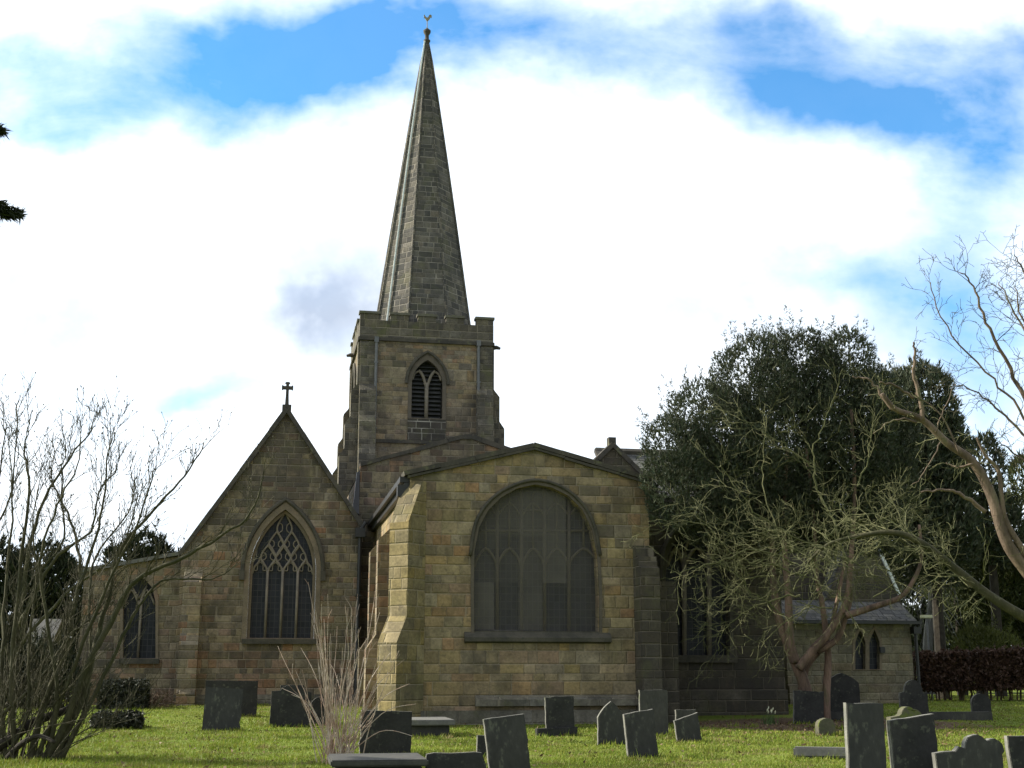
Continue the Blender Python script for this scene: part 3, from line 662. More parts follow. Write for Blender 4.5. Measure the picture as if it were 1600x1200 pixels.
# downpipe between chapel and chancel
dp = MB(); pu = pl(563, 830, vC - .2)[0]; zt_ = pl(563, 830, vC - .2)[1]
dp.tube([W(pu, vC - .12, 0.2), W(pu, vC - .12, zt_ - .2)], 0.075, 8); dp.box(pu - .18, pu + .18, vC - .30, vC - .01, zt_ - .22, zt_ + .12)
dp.tube([W(pu + .2, vC - .15, zt_ + .35), W(pu, vC - .15, zt_ + .05)], 0.07, 8)
for zz in (1.5, 3.0, 4.2): dp.box(pu - .11, pu + .11, vC - .20, vC - .01, zz, zz + .06)
obj('downpipe', dp, M['lead'], church)

# ---- low left aisle
vA = vC + 0.6
aL = pl(132, 893, vA); aR = pl(290, 866, vA)
aw_px = [(192, 1030), (243, 1030), (243, 940), (238, 918), (226, 905), (217, 902), (205, 907), (196, 920), (192, 940)]
awn = arch_px(aw_px, vA)
ais = obj('aisle_wall', MB().plate([(aL[0], -0.3), (aR[0] + .2, -0.3), (aR[0] + .2, aR[1]), (aL[0], aL[1])], [awn], vA, 0.5), M['chapel'], church)
ac = MB(); coping(ac, aL, (aR[0], aR[1]), vA + .2, ext=(.1, .0)); obj('coping', ac, M['tomb'], ais)
obj('roof', MB().add([W(aL[0], vA + .3, aL[1] - .1), W(aR[0], vA + .3, aR[1] - .1), W(aR[0], vA + 9, aR[1] - .1), W(aL[0], vA + 9, aL[1] - .1)], [(0, 1, 2, 3)]), M['roof'], ais)
obj('aisle_side_wall', MB().box(aL[0], aL[0] + .5, vA + .502, vA + 9, -.3, aL[1] - .15), M['chapel'], ais)
aw = obj('aisle_window', ring_frame([(u + (.1 if u > awn[5][0] else -.1), z + (.1 if z > 3.6 else -.001)) for u, z in awn], [(u, z + (.03 if z < awn[0][1] + .02 else 0)) for u, z in awn], vA - .03, .10), M['frame'], church)
at_ = MB(); am = uz(217, 1000, vA + .25)[0]
rib(at_, [(am, awn[0][1]), (am, pl(217, 935, vA)[1])], vA + .25, .05)
for a, b in ((194, 217), (217, 242)):
    rib(at_, arch_px(smooth2([(a, 945), ((a + b) / 2, 922), (b, 945)], 4), vA + .25), vA + .255, .045)
rib(at_, arch_px(smooth2([(217, 935), (205, 915)], 3), vA + .25), vA + .26, .035); rib(at_, arch_px(smooth2([(217, 935), (230, 915)], 3), vA + .25), vA + .262, .035)
obj('tracery', at_, M['mullion'], aw, smooth_shade=True)
obj('glass', fan(arch_px(aw_px, vA + .36), vA + .36), M['glass'], aw)
obj('sill', MB().box(pl(186, 1032, vA)[0], pl(249, 1032, vA)[0], vA - .14, vA + .30, awn[0][1] - .16, awn[0][1] + .015), M['sill'], aw)

# ---- tower
vT0 = vN + 10.5
tl = pl(562.5, 560, vT0); trr = pl(769, 560, vT0); tw = trr[0] - tl[0]
zpar = pl(563, 528, vT0)[1]; zmer = pl(563, 487, vT0)[1]; zcre = pl(600, 501, vT0)[1]
bw = (pl(640, 700, vT0)[0], pl(692, 700, vT0)[0])
tw_o = pointed((bw[0] + bw[1]) / 2, (bw[1] - bw[0]) / 2, pl(665, 655, vT0)[1], pl(665, 600, vT0)[1], pl(665, 560, vT0)[1])
def TF(side):                                  # the four faces of the tower as (u,v,z) frames
    c = W(tl[0] + tw / 2, vT0 + tw / 2, 0)
    ax = [(U, V), (V, -U), (-U, -V), (-V, U)][side]
    def fn(u, v, z): return c + ax[0] * (u - (tl[0] + tw / 2)) + ax[1] * (v - (vT0 + tw / 2)) + Vector((0, 0, z))
    return fn
tower = None
for s in range(4):
    ext = 0.0 if s % 2 == 0 else 0.60
    mb = MB().plate([(tl[0] + ext, -0.3), (trr[0] - ext, -0.3), (trr[0] - ext, zpar), (tl[0] + ext, zpar)], [tw_o], vT0, 0.6, TF(s))
    if tower is None: tw_all = mb; tower = True
    else: tw_all.add(mb.v, mb.f)
tower = obj('tower', tw_all, M['tower'], church)
par = MB()
for s in range(4):
    fn = TF(s); e0 = tl[0] - .05; e1 = trr[0] + .05; e = 0.0 if s % 2 == 0 else 0.40
    par.box(e0 + e, e1 - e, vT0 - .05, vT0 + .35, zpar + .001, zcre, fn)
    edg = [(563, 590), (610, 635), (653, 678), (697, 722), (745, 769)]
    for a, b in edg:
        ua = tl[0] + (a - 563) / 206 * tw; ub = tl[0] + (b - 563) / 206 * tw
        if s % 2 and (a == 563 or b == 769): continue
        par.box(ua - .045, ub + .045, vT0 - .046, vT0 + .346, zcre + .001, zmer - .08, fn)
obj('battlement', par, M['parapet'], tower)
for s in range(4):
    fn = TF(s)
    for a, b in edg:
        ua = tl[0] + (a - 563) / 206 * tw; ub = tl[0] + (b - 563) / 206 * tw
        if s % 2 and (a == 563 or b == 769): continue
        obj('merlon_cap', MB().box(ua - .10, ub + .10, vT0 - .10, vT0 + .40, zmer - .079, zmer + .04, fn), M['cap'], tower)
st = MB(); st2 = MB()
zs2 = pl(665, 691, vT0)[1]
for s in range(4):
    fn = TF(s); x = 0.09 if s % 2 == 0 else -0.001
    st.box(tl[0] - x, trr[0] + x, vT0 - .12, vT0 - .0, zpar - .10, zpar + .06, fn)
    st2.box(tl[0] - x, trr[0] + x, vT0 - .10, vT0 - .0, zs2 - .09, zs2 + .07, fn)
obj('string_course', st, M['coping'], tower); obj('string_course', st2, M['coping'], tower)
# clasping corner buttresses (all four corners), stepped out lower down
tb = MB(); zb1 = pl(560, 600, vT0)[1]; zb2 = pl(548, 650, vT0)[1]; zb3 = pl(540, 700, vT0)[1]
for s in range(4):
    fn = TF(s)
    for ua, ub in ((tl[0] - .0, tl[0] + .78), (trr[0] - .78, trr[0] + .0)):
        e = 0.003 if s % 2 else 0.0
        steps = [(zpar - .12, .10 - e), (zb1, .38 - e), (zb2, .62 - e), (zb3, .85 - e)]
        poly = [(.05, -.3), (.05, zpar - .11)]
        last = 0.0
        for i, (zt2, r_) in enumerate(steps):
            zb = steps[i + 1][0] if i + 1 < len(steps) else -.3
            poly += [(-r_, zt2 - (.05 if i == 0 else .35)), (-r_, zb)]
        A = [fn(ua + e, vT0 + v, z) for v, z in poly]; B = [fn(ub - e, vT0 + v, z) for v, z in poly]; n = len(poly)
        tb.add(A + B, [tuple(range(n)), tuple(reversed(range(n, 2 * n)))] + [(i, i + n, (i + 1) % n + n, (i + 1) % n) for i in range(n)])
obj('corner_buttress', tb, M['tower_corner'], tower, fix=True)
# belfry windows on the two seen faces
for s in (0, 3):
    fn = TF(s); wc_ = (bw[0] + bw[1]) / 2; hw = (bw[1] - bw[0]) / 2; z0_, zs_, za_ = tw_o[0][1], pl(665, 600, vT0)[1], pl(665, 560, vT0)[1]
    bo = pointed(wc_, hw + .13, z0_ - .001, zs_, za_ + .19); bi = pointed(wc_, hw - .05, z0_ + .05, zs_, za_ - .08)
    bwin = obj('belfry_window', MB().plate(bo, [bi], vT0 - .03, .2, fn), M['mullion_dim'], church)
    lm = MB(); lm.tube([fn(wc_, vT0 + .22, z0_), fn(wc_, vT0 + .22, zs_ + .1)], .10, 6)
    for sg in (-1, 1):
        lm.tube([fn(u, vT0 + .22, z) for u, z in smooth2([(wc_ + sg * .02, zs_ - .1), (wc_ + sg * .20, zs_ + .45), (wc_ + sg * (hw * .5), za_ - .55)], 4)], .075, 6)
        lm.tube([fn(u, vT0 + .225, z) for u, z in smooth2([(wc_ + sg * (hw - .1), zs_ + .25), (wc_ + sg * (hw * .75), zs_ + .55), (wc_ + sg * (hw * .5), za_ - .60)], 4)], .06, 6)
    obj('mullion', lm, M['mullion'], bwin, smooth_shade=True)
    lo = MB(); zz = z0_ + .08
    while zz < za_ - .2:
        hh = hw - .1 if zz < zs_ else max(.1, (hw - .1) * math.sqrt(max(0, 1 - ((zz - zs_) / (za_ - zs_)) ** 2)))
        lo.add([fn(wc_ - hh, vT0 + .30, zz), fn(wc_ + hh, vT0 + .30, zz), fn(wc_ + hh, vT0 + .52, zz + .17), fn(wc_ - hh, vT0 + .52, zz + .17),
                fn(wc_ - hh, vT0 + .30, zz + .035), fn(wc_ + hh, vT0 + .30, zz + .035), fn(wc_ + hh, vT0 + .52, zz + .205), fn(wc_ - hh, vT0 + .52, zz + .205)],
               [(0, 1, 5, 4), (4, 5, 6, 7), (3, 2, 1, 0), (2, 3, 7, 6), (0, 4, 7, 3), (1, 2, 6, 5)]); zz += .21
    lb = obj('louvres', lo, M['louvre'], bwin)
    obj('dark_backing', MB().add([fn(u, vT0 + .58, z) for u, z in pointed(wc_, hw, z0_, zs_, za_)], [tuple(range(len(tw_o)))]), M['lead'], bwin)
    bh = MB().tube([fn(u, vT0 - .06, z) for u, z in pointed(wc_, hw + .22, z0_, zs_, za_ + .32)[2:]], .08, 6)
    obj('hood_mould', bh, M['sill'], bwin)
    obj('blocked_panel', MB().box(wc_ - hw - .12, wc_ + hw + .12, vT0 - .025, vT0 + .0, zs2 + .09, z0_ - .02, fn), M['blocked'], bwin)
for px, y0, y1 in ((588.5, 530, 722), (748, 536, 700)):
    q0 = pl(px, y0, vT0 - .12); q1 = pl(px, y1, vT0 - .12); mb = MB().tube([W(q0[0], vT0 - .12, q0[1]), W(q0[0], vT0 - .12, q1[1] - 1)], .07, 8)
    mb.box(q0[0] - .1, q0[0] + .1, vT0 - .2, vT0 - .03, q0[1] - .15, q0[1] + .12)
    for zz in np.arange(q1[1], q0[1] - .5, 1.6): mb.box(q0[0] - .095, q0[0] + .095, vT0 - .18, vT0 - .03, zz, zz + .08)
    obj('downpipe', mb, M['greypipe'], tower)
# gargoyle spouts at the corners
for s, uu_ in ((1, tl[0] + .3), (3, trr[0] - 3.2)):
    fn = TF(s); mb = MB().tube([fn(uu_, vT0 - .05, zpar - .1), fn(uu_, vT0 - .28, zpar - .07), fn(uu_, vT0 - .46, zpar - .12)], [.12, .10, .06], 6)
    obj('gargoyle', mb, M['coping'], tower)
obj('tower_roof', MB().box(tl[0] + .3, trr[0] - .3, vT0 + .3, vT0 + tw - .3, zpar - .2, zpar + .05), M['roof'], tower)

# ---- spire
scx, scv = tl[0] + tw / 2 + 0.0, vT0 + tw / 2
zb_ = zpar - .0
tipp = pl(667, 66, scv); ztip = tipp[1]; scx_top = tipp[0]
rb = (pl(728, 497, scv)[0] - pl(590, 497, scv)[0]) / 2 / math.cos(PI / 8) * 0.985
scx = (pl(728, 497, scv)[0] + pl(590, 497, scv)[0]) / 2
sp = MB(); NR = 14
z50 = pl(660, 497, scv)[1]
for i in range(NR + 1):
    t = i / NR; zz = zb_ + (ztip - zb_) * t; tt = (zz - z50) / (ztip - z50); r_ = rb * (1 - tt) + .10 * tt + 0.05 * math.sin(PI * max(0, tt)); cx_ = scx + (scx_top - scx) * tt
    for k_ in range(8):
        a = PI / 8 + k_ * PI / 4; sp.v.append(W(cx_ + r_ * math.cos(a), scv + r_ * math.sin(a), zz))
for i in range(NR):
    for k_ in range(8): sp.f.append((i * 8 + k_, i * 8 + (k_ + 1) % 8, (i + 1) * 8 + (k_ + 1) % 8, (i + 1) * 8 + k_))
sp.f.append(tuple(NR * 8 + k_ for k_ in range(8)))
spire = obj('spire', sp, M['spire'], church)
er = MB()
for k_ in range(8):
    a = PI / 8 + k_ * PI / 4; path = []
    for i in range(NR + 1): path.append(sp.v[i * 8 + k_])
    er.tube(path, [0.075] * NR + [.03], 5)
obj('arris_rib', er, M['spire'], spire)
fi = MB()
prof = [(0.09, -.1), (.12, .0), (.22, .12), (.24, .2), (.14, .26), (.13, .5), (.24, .66), (.26, .78), (.14, .86), (.05, .95)]
prof = [(r_ * .8, z) for r_, z in prof]
vs = [W(scx_top + r_ * math.cos(a), scv + r_ * math.sin(a), ztip - .1 + z) for r_, z in prof for a in [2 * PI * k_ / 10 for k_ in range(10)]]
fi.add(vs, [(i * 10 + k_, i * 10 + (k_ + 1) % 10, (i + 1) * 10 + (k_ + 1) % 10, (i + 1) * 10 + k_) for i in range(len(prof) - 1) for k_ in range(10)])
obj('finial', fi, M['coping'], spire, smooth_shade=True)
wk = MB().tube([W(scx_top, scv, ztip + .7), W(scx_top, scv, ztip + 1.35)], .025, 6)
cock = [(-.02, .0), (.05, .0), (.12, .1), (.2, .22), (.3, .25), (.28, .32), (.32, .42), (.24, .5), (.2, .4), (.1, .3), (-.02, .28), (-.1, .36), (-.16, .5), (-.3, .55), (-.4, .46), (-.38, .3), (-.28, .34), (-.24, .22), (-.12, .08)]
wk.plate([(scx_top - x * .62, ztip + 1.25 + y * .75) for x, y in reversed(cock)], [], scv - .025, .05)
obj('weathercock', wk, M['gilt'], spire)
lc = MB(); k_ = 5                               # conductor runs up the front-left arris
path = [sp.v[i * 8 + 5] for i in range(NR + 1)]
dirv = -(V * 0.6 + U * 0.15)
path2 = []
for i in range(NR + 1):
    c5, c4 = sp.v[i * 8 + 5], sp.v[i * 8 + 4]; path2.append(c5 * .34 + c4 * .66 - (U + V) * .06)
lc.tube(path2[1:], .05, 5); obj('lightning_conductor', lc, M['metal_white'], spire)

# ---- stone-slated roof and little gable behind the chancel, right
vG = 9.0
gA = pl(957, 697, vG); gRt = pl(1030, 770, vG); gLt = (2 * gA[0] - gRt[0], gRt[1])
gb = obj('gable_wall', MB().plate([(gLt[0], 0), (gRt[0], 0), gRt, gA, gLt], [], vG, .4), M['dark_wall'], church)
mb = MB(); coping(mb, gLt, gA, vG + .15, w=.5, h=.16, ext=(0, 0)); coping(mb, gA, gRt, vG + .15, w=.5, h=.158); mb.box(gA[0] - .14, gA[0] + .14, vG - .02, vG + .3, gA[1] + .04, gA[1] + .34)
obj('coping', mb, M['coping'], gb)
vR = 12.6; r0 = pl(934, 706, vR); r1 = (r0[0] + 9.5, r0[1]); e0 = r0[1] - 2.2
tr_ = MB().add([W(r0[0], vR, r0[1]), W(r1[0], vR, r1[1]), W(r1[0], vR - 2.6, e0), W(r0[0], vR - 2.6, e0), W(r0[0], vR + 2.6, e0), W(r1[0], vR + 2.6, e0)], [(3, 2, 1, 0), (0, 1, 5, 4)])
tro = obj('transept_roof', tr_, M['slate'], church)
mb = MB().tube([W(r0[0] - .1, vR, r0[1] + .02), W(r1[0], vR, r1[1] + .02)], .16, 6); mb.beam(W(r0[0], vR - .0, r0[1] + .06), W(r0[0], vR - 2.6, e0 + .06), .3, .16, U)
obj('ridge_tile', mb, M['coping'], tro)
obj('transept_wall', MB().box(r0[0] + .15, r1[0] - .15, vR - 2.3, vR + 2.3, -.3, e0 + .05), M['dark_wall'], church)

# ---- north chapel, deep in shade, with its tall window
vB = 2.6
bR = pl(1219, 900, vB)[0]; bz = pl(1120, 800, vB)[1]
bpx = [(1040, 1025), (1140, 1025), (1140, 900), (1136, 868), (1122, 838), (1105, 820), (1090, 812), (1074, 820), (1058, 838), (1044, 868), (1040, 900)]
bwn = arch_px(bpx, vB)
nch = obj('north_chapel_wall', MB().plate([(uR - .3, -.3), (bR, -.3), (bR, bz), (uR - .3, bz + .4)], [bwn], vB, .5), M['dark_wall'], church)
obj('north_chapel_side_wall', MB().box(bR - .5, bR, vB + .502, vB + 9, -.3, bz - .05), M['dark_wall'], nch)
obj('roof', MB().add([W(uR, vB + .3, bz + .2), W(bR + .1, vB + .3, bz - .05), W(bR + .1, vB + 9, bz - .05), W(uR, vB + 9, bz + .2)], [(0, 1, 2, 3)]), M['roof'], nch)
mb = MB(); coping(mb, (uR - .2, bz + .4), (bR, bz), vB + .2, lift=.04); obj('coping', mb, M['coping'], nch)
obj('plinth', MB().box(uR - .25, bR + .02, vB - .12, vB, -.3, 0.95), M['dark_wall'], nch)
nw = obj('north_chapel_window', ring_frame([(u + (.14 if u > bwn[6][0] else -.14), z + (.14 if z > 4 else -.001)) for u, z in bwn], [(u, z + (.03 if z < bwn[0][1] + .02 else 0)) for u, z in bwn], vB - .03, .12), M['sill'], church)
mb = MB()
for px in (1069, 1108): rib(mb, [uz(px, 1025, vB + .25), uz(px, 862, vB + .25)], vB + .25, .085)
for a, b in ((1042, 1069), (1069, 1108), (1108, 1138)): rib(mb, arch_px(smooth2([(a, 885), ((a + b) / 2, 856), (b, 885)], 4), vB + .25), vB + .26, .06)
rib(mb, arch_px(smooth2([(1069, 862), (1080, 835), (1090, 818)], 4), vB + .25), vB + .262, .05); rib(mb, arch_px(smooth2([(1108, 862), (1099, 835), (1090, 818)], 4), vB + .25), vB + .264, .05)
obj('tracery', mb, M['mullion'], nw, smooth_shade=True)
obj('glass', fan(arch_px(bpx, vB + .36), vB + .36), M['glass'], nw)
obj('sill', MB().box(pl(1034, 1028, vB)[0], pl(1150, 1028, vB)[0], vB - .16, vB + .30, bwn[0][1] - .2, bwn[0][1] + .015), M['sill'], nw)
mb = MB().tube([W(u, vB - .06, z) for u, z in arch_px(smooth2([(1032, 905), (1036, 862), (1052, 830), (1072, 810), (1090, 801), (1108, 810), (1128, 830), (1144, 862), (1148, 905)], 4), vB)], .09, 6)
obj('hood_mould', mb, M['sill'], nw)

# ---- vestry
vV = 8.0
ve0 = pl(1228, 1000, vV)[0]; ve1 = pl(1424, 1000, vV)[0]; zE = pl(1350, 972, vV)[1]
vwin = [arch_px([(a, 1046), (b, 1046), (b, 1004), (b - 3, 995), ((a + b) / 2, 984), (a + 3, 995), (a, 1004)], vV) for a, b in ((1336, 1352), (1358, 1374))]
ves = obj('vestry_wall', MB().plate([(ve0, -.3), (ve1, -.3), (ve1, zE), (ve0, zE)], vwin, vV, .4), M['vestry'], church)
obj('vestry_side_wall', MB().box(ve1 - .4, ve1, vV + .402, vV + 6, -.3, zE), M['vestry'], ves)
mb = MB().add([W(ve0 - .1, vV - .25, zE - .05), W(ve1 + .15, vV - .25, zE - .05), W(ve1 + .15, vV + 1.1, zE + .72), W(ve0 - .1, vV + 1.1, zE + .72), W(ve0 - .1, vV - .25, zE + .06), W(ve1 + .15, vV - .25, zE + .06), W(ve1 + .15, vV + 1.1, zE + .84), W(ve0 - .1, vV + 1.1, zE + .84)],
              [(4, 5, 6, 7), (3, 2, 1, 0), (0, 1, 5, 4), (1, 2, 6, 5), (2, 3, 7, 6), (3, 0, 4, 7)])
obj('roof', mb, M['slate'], ves)
obj('plinth', MB().box(ve0, ve1 + .05, vV - .12, vV, -.3, pl(1350, 1072, vV)[1]), M['vestry'], ves)
mb = MB().beam(W(ve0 - .1, vV - .32, zE - .02), W(ve1 + .25, vV - .32, zE - .02), .14, .11, V); mb.tube([W(ve1 + .12, vV - .12, 0.2), W(ve1 + .12, vV - .12, zE - .3), W(ve1 + .15, vV - .3, zE - .08)], .06, 8)
mb.box(ve1 - .02, ve1 + .26, vV - .28, vV - .0, zE - .42, zE - .16)
obj('gutter', mb, M['lead'], ves)
mb = MB().box(ve1 - 1.32, ve1 - 1.14, vV - .10, vV - .0, pl(1407, 1016, vV)[1] - .1, pl(1407, 1016, vV)[1] + .12); obj('vent', mb, M['lead'], ves)
for i, wv in enumerate(vwin):
    big = [(u + (.1 if u > (wv[0][0] + wv[1][0]) / 2 else -.1), z + (.1 if z > 2.0 else -.02)) for u, z in wv]
    big[4] = (wv[4][0], wv[4][1] + .13)
    vw = obj('lancet_window', ring_frame(big, wv, vV - .02 - .004 * i, .06), M['frame'], church)
    obj('glass', MB().add([W(u, vV + .2, z) for u, z in wv], [tuple(range(len(wv)))]), M['glass'], vw)
# gable behind the vestry with a pale verge
vg = vV + 1.05
gA2 = pl(1345, 800, vg); gR2 = pl(1408, 938, vg); gL2 = (2 * gA2[0] - gR2[0], gR2[1])
mb = MB().plate([(gL2[0], 0), (gR2[0], 0), gR2, gA2, gL2], [], vg, .4); g2 = obj('gable_wall', mb, M['dark_wall'], church)
mb = MB(); coping(mb, gA2, gR2, vg - .02, w=.12, h=.10, lift=.03); obj('bargeboard', mb, M['metal_white'], g2)
obj('roof', MB().add([W(gL2[0], vg + .3, gL2[1]), W(gA2[0], vg + .3, gA2[1]), W(gR2[0], vg + .3, gR2[1]), W(gL2[0], vg + 5, gL2[1]), W(gA2[0], vg + 5, gA2[1]), W(gR2[0], vg + 5, gR2[1])], [(0, 1, 4, 3), (1, 2, 5, 4)]), M['slate'], g2)

# ------------------------------------------------------------------ graves
GR = 'headstones in the churchyard'
def prof_rect(w, h, slant=0.0): return [(-w / 2, 0), (w / 2, 0), (w / 2, h - slant), (-w / 2, h)]
def prof_round(w, h, k=8):
    r = w / 2; return [(-r, 0), (r, 0)] + [(r * math.cos(PI * i / k), h - r * .8 + r * .8 * math.sin(PI * i / k)) for i in range(k + 1)]
def prof_shoulder(w, h, sh=.18, hd=.62, k=8, rise=None):
    r = w * hd / 2; rise = rise or r * .9
    top = [(r * math.cos(PI * i / k), h - rise + rise * math.sin(PI * i / k)) for i in range(k + 1)]
    return [(-w / 2, 0), (w / 2, 0), (w / 2, h - rise - sh * .2), (r + .02, h - rise - sh * .1)] + top + [(-r - .02, h - rise - sh * .1), (-w / 2, h - rise - sh * .2)]
def prof_point(w, h, sh=.25, k=6):
    a = [(w / 2 * (1 - i / k) ** .75, h - sh + sh * (i / k) ** .9) for i in range(k + 1)]
    return [(-w / 2, 0), (w / 2, 0)] + a + [(-x, z) for x, z in reversed(a[:-1])]
def prof_tri(w, h, flat, drop): return [(-w / 2, 0), (w / 2 + .05, 0), (w / 2, h - drop), (-w / 2 + flat, h), (-w / 2, h)]
def prof_scroll(w, h):
    def lobe(c, z, r, a0, a1, k=7): return [(c + r * math.cos(a0 + (a1 - a0) * i / k), z + r * math.sin(a0 + (a1 - a0) * i / k)) for i in range(k + 1)]
    return [(-w / 2, 0), (w / 2, 0), (w / 2, h * .72)] + lobe(w * .37, h - .20, .15, 0, PI) [0:6] + lobe(w * .12, h - .17, .17, .1, PI) + [(-.12 * w, h - .14), (-.2 * w, h - .2), (-w / 2, h - .22)]
def stone_mesh(prof, t, bev=.008):
    bm = bmesh.new(); rg = random.Random(int(abs(prof[1][0] * 1e4) + prof[2][1] * 977)); fine = []
    for (x0, z0), (x1, z1) in zip(prof, prof[1:] + prof[:1]):
        m_ = max(1, int(math.hypot(x1 - x0, z1 - z0) / .11))
        for i in range(m_):
            j = (rg.gauss(0, .004), rg.gauss(0, .004)) if (z0 > .05 or z1 > .05) else (0, 0)
            if rg.random() < .06: j = (j[0] * 3, j[1] - .012)
            fine.append((x0 + (x1 - x0) * i / m_ + j[0], z0 + (z1 - z0) * i / m_ + j[1]))
    prof = fine
    a = [bm.verts.new((x, -t / 2, z)) for x, z in prof]; b = [bm.verts.new((x, t / 2, z)) for x, z in prof]; n = len(prof)
    bm.faces.new(a); bm.faces.new(list(reversed(b)))
    for i in range(n): bm.faces.new((a[i], b[i], b[(i + 1) % n], a[(i + 1) % n]))
    bmesh.ops.recalc_face_normals(bm, faces=bm.faces)
    bmesh.ops.bevel(bm, geom=[e for e in bm.edges if abs((e.verts[0].co - e.verts[1].co).y) < 1e-5], offset=bev, segments=2, affect='EDGES')
    rg = random.Random(int(abs(prof[1][0] * 1e4)))
    me = bpy.data.meshes.new('headstone'); bm.to_mesh(me); bm.free(); return me
def headstone(label, px, py, wpx, hpx, shape='rect', mat='hs_slate', yaw=12, lean=0, back=0, t=.09, base=None, name='headstone', group=GR, **kw):
    p = on_ground(px, py); s = ppm(p); w, h = wpx / s, hpx / s + .12
    prof = {'rect': prof_rect, 'round': prof_round, 'shoulder': prof_shoulder, 'point': prof_point, 'tri': prof_tri, 'scroll': prof_scroll}[shape](w, h, **kw)
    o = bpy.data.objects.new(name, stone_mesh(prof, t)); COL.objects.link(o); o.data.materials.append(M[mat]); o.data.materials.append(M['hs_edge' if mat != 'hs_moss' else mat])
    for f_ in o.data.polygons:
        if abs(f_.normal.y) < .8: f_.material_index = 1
    o.location = (p.x, p.y, p.z - .12); o.rotation_euler = (R(back), R(lean), R(yaw)); tag(o, label, 'gravestone', group)
    if base:
        bo = bpy.data.objects.new('plinth', stone_mesh(prof_rect(base[0], base[1] + .12), base[2], .02)); COL.objects.link(bo); bo.data.materials.append(M[base[3] if len(base) > 3 else mat]); bo.parent = o
        bo.location = (base[4] if len(base) > 4 else 0, 0, 0.002)
    return o
headstone('plain slate headstone leaning back, foremost of the pair left of the wands', 345, 1142, 58, 66, 'rect', 'hs_slate', lean=2.0, back=-4, slant=.03)
headstone('wide dark slab headstone behind a smaller slate one, below the chapel window', 360, 1112, 80, 54, 'rect', 'hs_dark', lean=0.5, t=.12)
headstone('black headstone with stepped shoulders beside the thin red wands', 452, 1136, 62, 64, 'shoulder', 'hs_dark', lean=1.5, hd=.55, rise=.14)
headstone('narrow square-topped slate headstone close under the chapel wall, behind a stepped black one', 455, 1115, 36, 58, 'rect', 'hs_dark')
headstone('small dark rounded headstone half hidden behind the red wands', 502, 1130, 32, 44, 'round', 'hs_dark', lean=-2)
headstone('broad near-black headstone standing behind the base of the red wands', 601, 1182, 80, 70, 'rect', 'hs_dark', lean=1, slant=.02, t=.12)
headstone('low black headstone with one corner cut away, cut off by the bottom frame', 713, 1232, 96, 54, 'tri', 'hs_dark', flat=.78, drop=.30, yaw=8)
headstone('short tapering stub of slate behind the tall leaning headstone', 758, 1184, 26, 34, 'rect', 'hs_dark', slant=.01)
headstone('tall slate headstone leaning left with its bottom cut off, below the big window', 800, 1222, 66, 100, 'rect', 'hs_slate', lean=-7, yaw=14)
headstone('upright slate headstone on a stepped base under the big east window', 876, 1150, 46, 60, 'rect', 'hs_dark', lean=-2, base=(1.0, .20, .26, 'hs_dark', -.1))
headstone('pointed-arch headstone with small shoulders, left of a leaning square one', 955, 1164, 44, 66, 'point', 'hs_slate', sh=.34)
headstone('square slate headstone leaning left in open grass, right of the pointed one', 1006, 1185, 50, 70, 'rect', 'hs_slate', lean=-6, slant=-.03, yaw=16)
headstone('grey-brown headstone close to the corner buttress behind the leaning square one', 1022, 1150, 46, 70, 'rect', 'hs_grey', lean=0)
headstone('small pale headstone set behind a low tilted one at the shadow edge', 1072, 1148, 33, 38, 'rect', 'hs_grey')
headstone('low tilted slate stub with a sloping lit top edge at the shadow edge', 1078, 1160, 40, 36, 'rect', 'hs_slate', lean=-7, slant=-.10)
headstone('dark slab headstone in front of the yew trunk', 1263, 1131, 50, 50, 'rect', 'hs_dark', lean=3)
headstone('tall dark headstone with a curved pointed top, right of the yew trunk', 1318, 1124, 58, 72, 'point', 'hs_dark', sh=.30, base=(1.25, .24, .3, 'hs_grey'))
headstone('small round-topped mossy stone in the grass before the yew', 1290, 1149, 28, 26, 'round', 'hs_moss', t=.22)
headstone('tall plain grey slab headstone, nearest of all, beside the fallen kerb stone', 1356, 1240, 63, 137, 'rect', 'hs_slate', lean=.4, t=.10, yaw=10)
headstone('wide black headstone with a slightly tilted top beside the tall grey slab', 1434, 1240, 78, 112, 'rect', 'hs_dark', lean=-2, slant=-.06, t=.11)
headstone('squat mossy carved headstone behind the wide black one', 1414, 1166, 50, 60, 'scroll', 'hs_moss', t=.2)
headstone('round-shouldered dark headstone in front of the vestry corner', 1430, 1132, 48, 68, 'shoulder', 'hs_dark', hd=.66, rise=.32)
headstone('broad headstone with a scrolled top, cut off at the bottom right', 1516, 1245, 112, 94, 'scroll', 'hs_slate', yaw=8, t=.11)
headstone('dark slab at the right edge of the picture, partly out of frame', 1612, 1240, 62, 88, 'rect', 'hs_dark', lean=-3, yaw=10)
headstone('distant dark headstone standing near the brown hedge', 1534, 1120, 34, 38, 'round', 'hs_dark')

# ledger tomb, chest tomb, kerbs
def gbox(mb, p, yaw, x0, x1, y0, y1, z0, z1):
    c, s = math.cos(yaw), math.sin(yaw)
    return mb.box(x0, x1, y0, y1, z0, z1, lambda u, v, z: Vector((p.x + u * c - v * s, p.y + u * s + v * c, p.z + z)))
def bevelled(o, off=.02):
    bm = bmesh.new(); bm.from_mesh(o.data); bmesh.ops.bevel(bm, geom=bm.edges[:], offset=off, segments=2, affect='EDGES'); bm.to_mesh(o.data); bm.free(); return o
p = on_ground(668, 1152); t = thing('ledger_tomb', 'low table tomb with a flat pale slab below the chancel corner', 'tomb', p)
bevelled(obj('slab', gbox(MB(), p, R(10), -.62, .66, -.05, 1.9, .27, .40), M['tomb'], t, uv=False)); bevelled(obj('base', gbox(MB(), p, R(10), -.5, .54, .08, 1.75, -.2, .268), M['hs_grey'], t, uv=False))
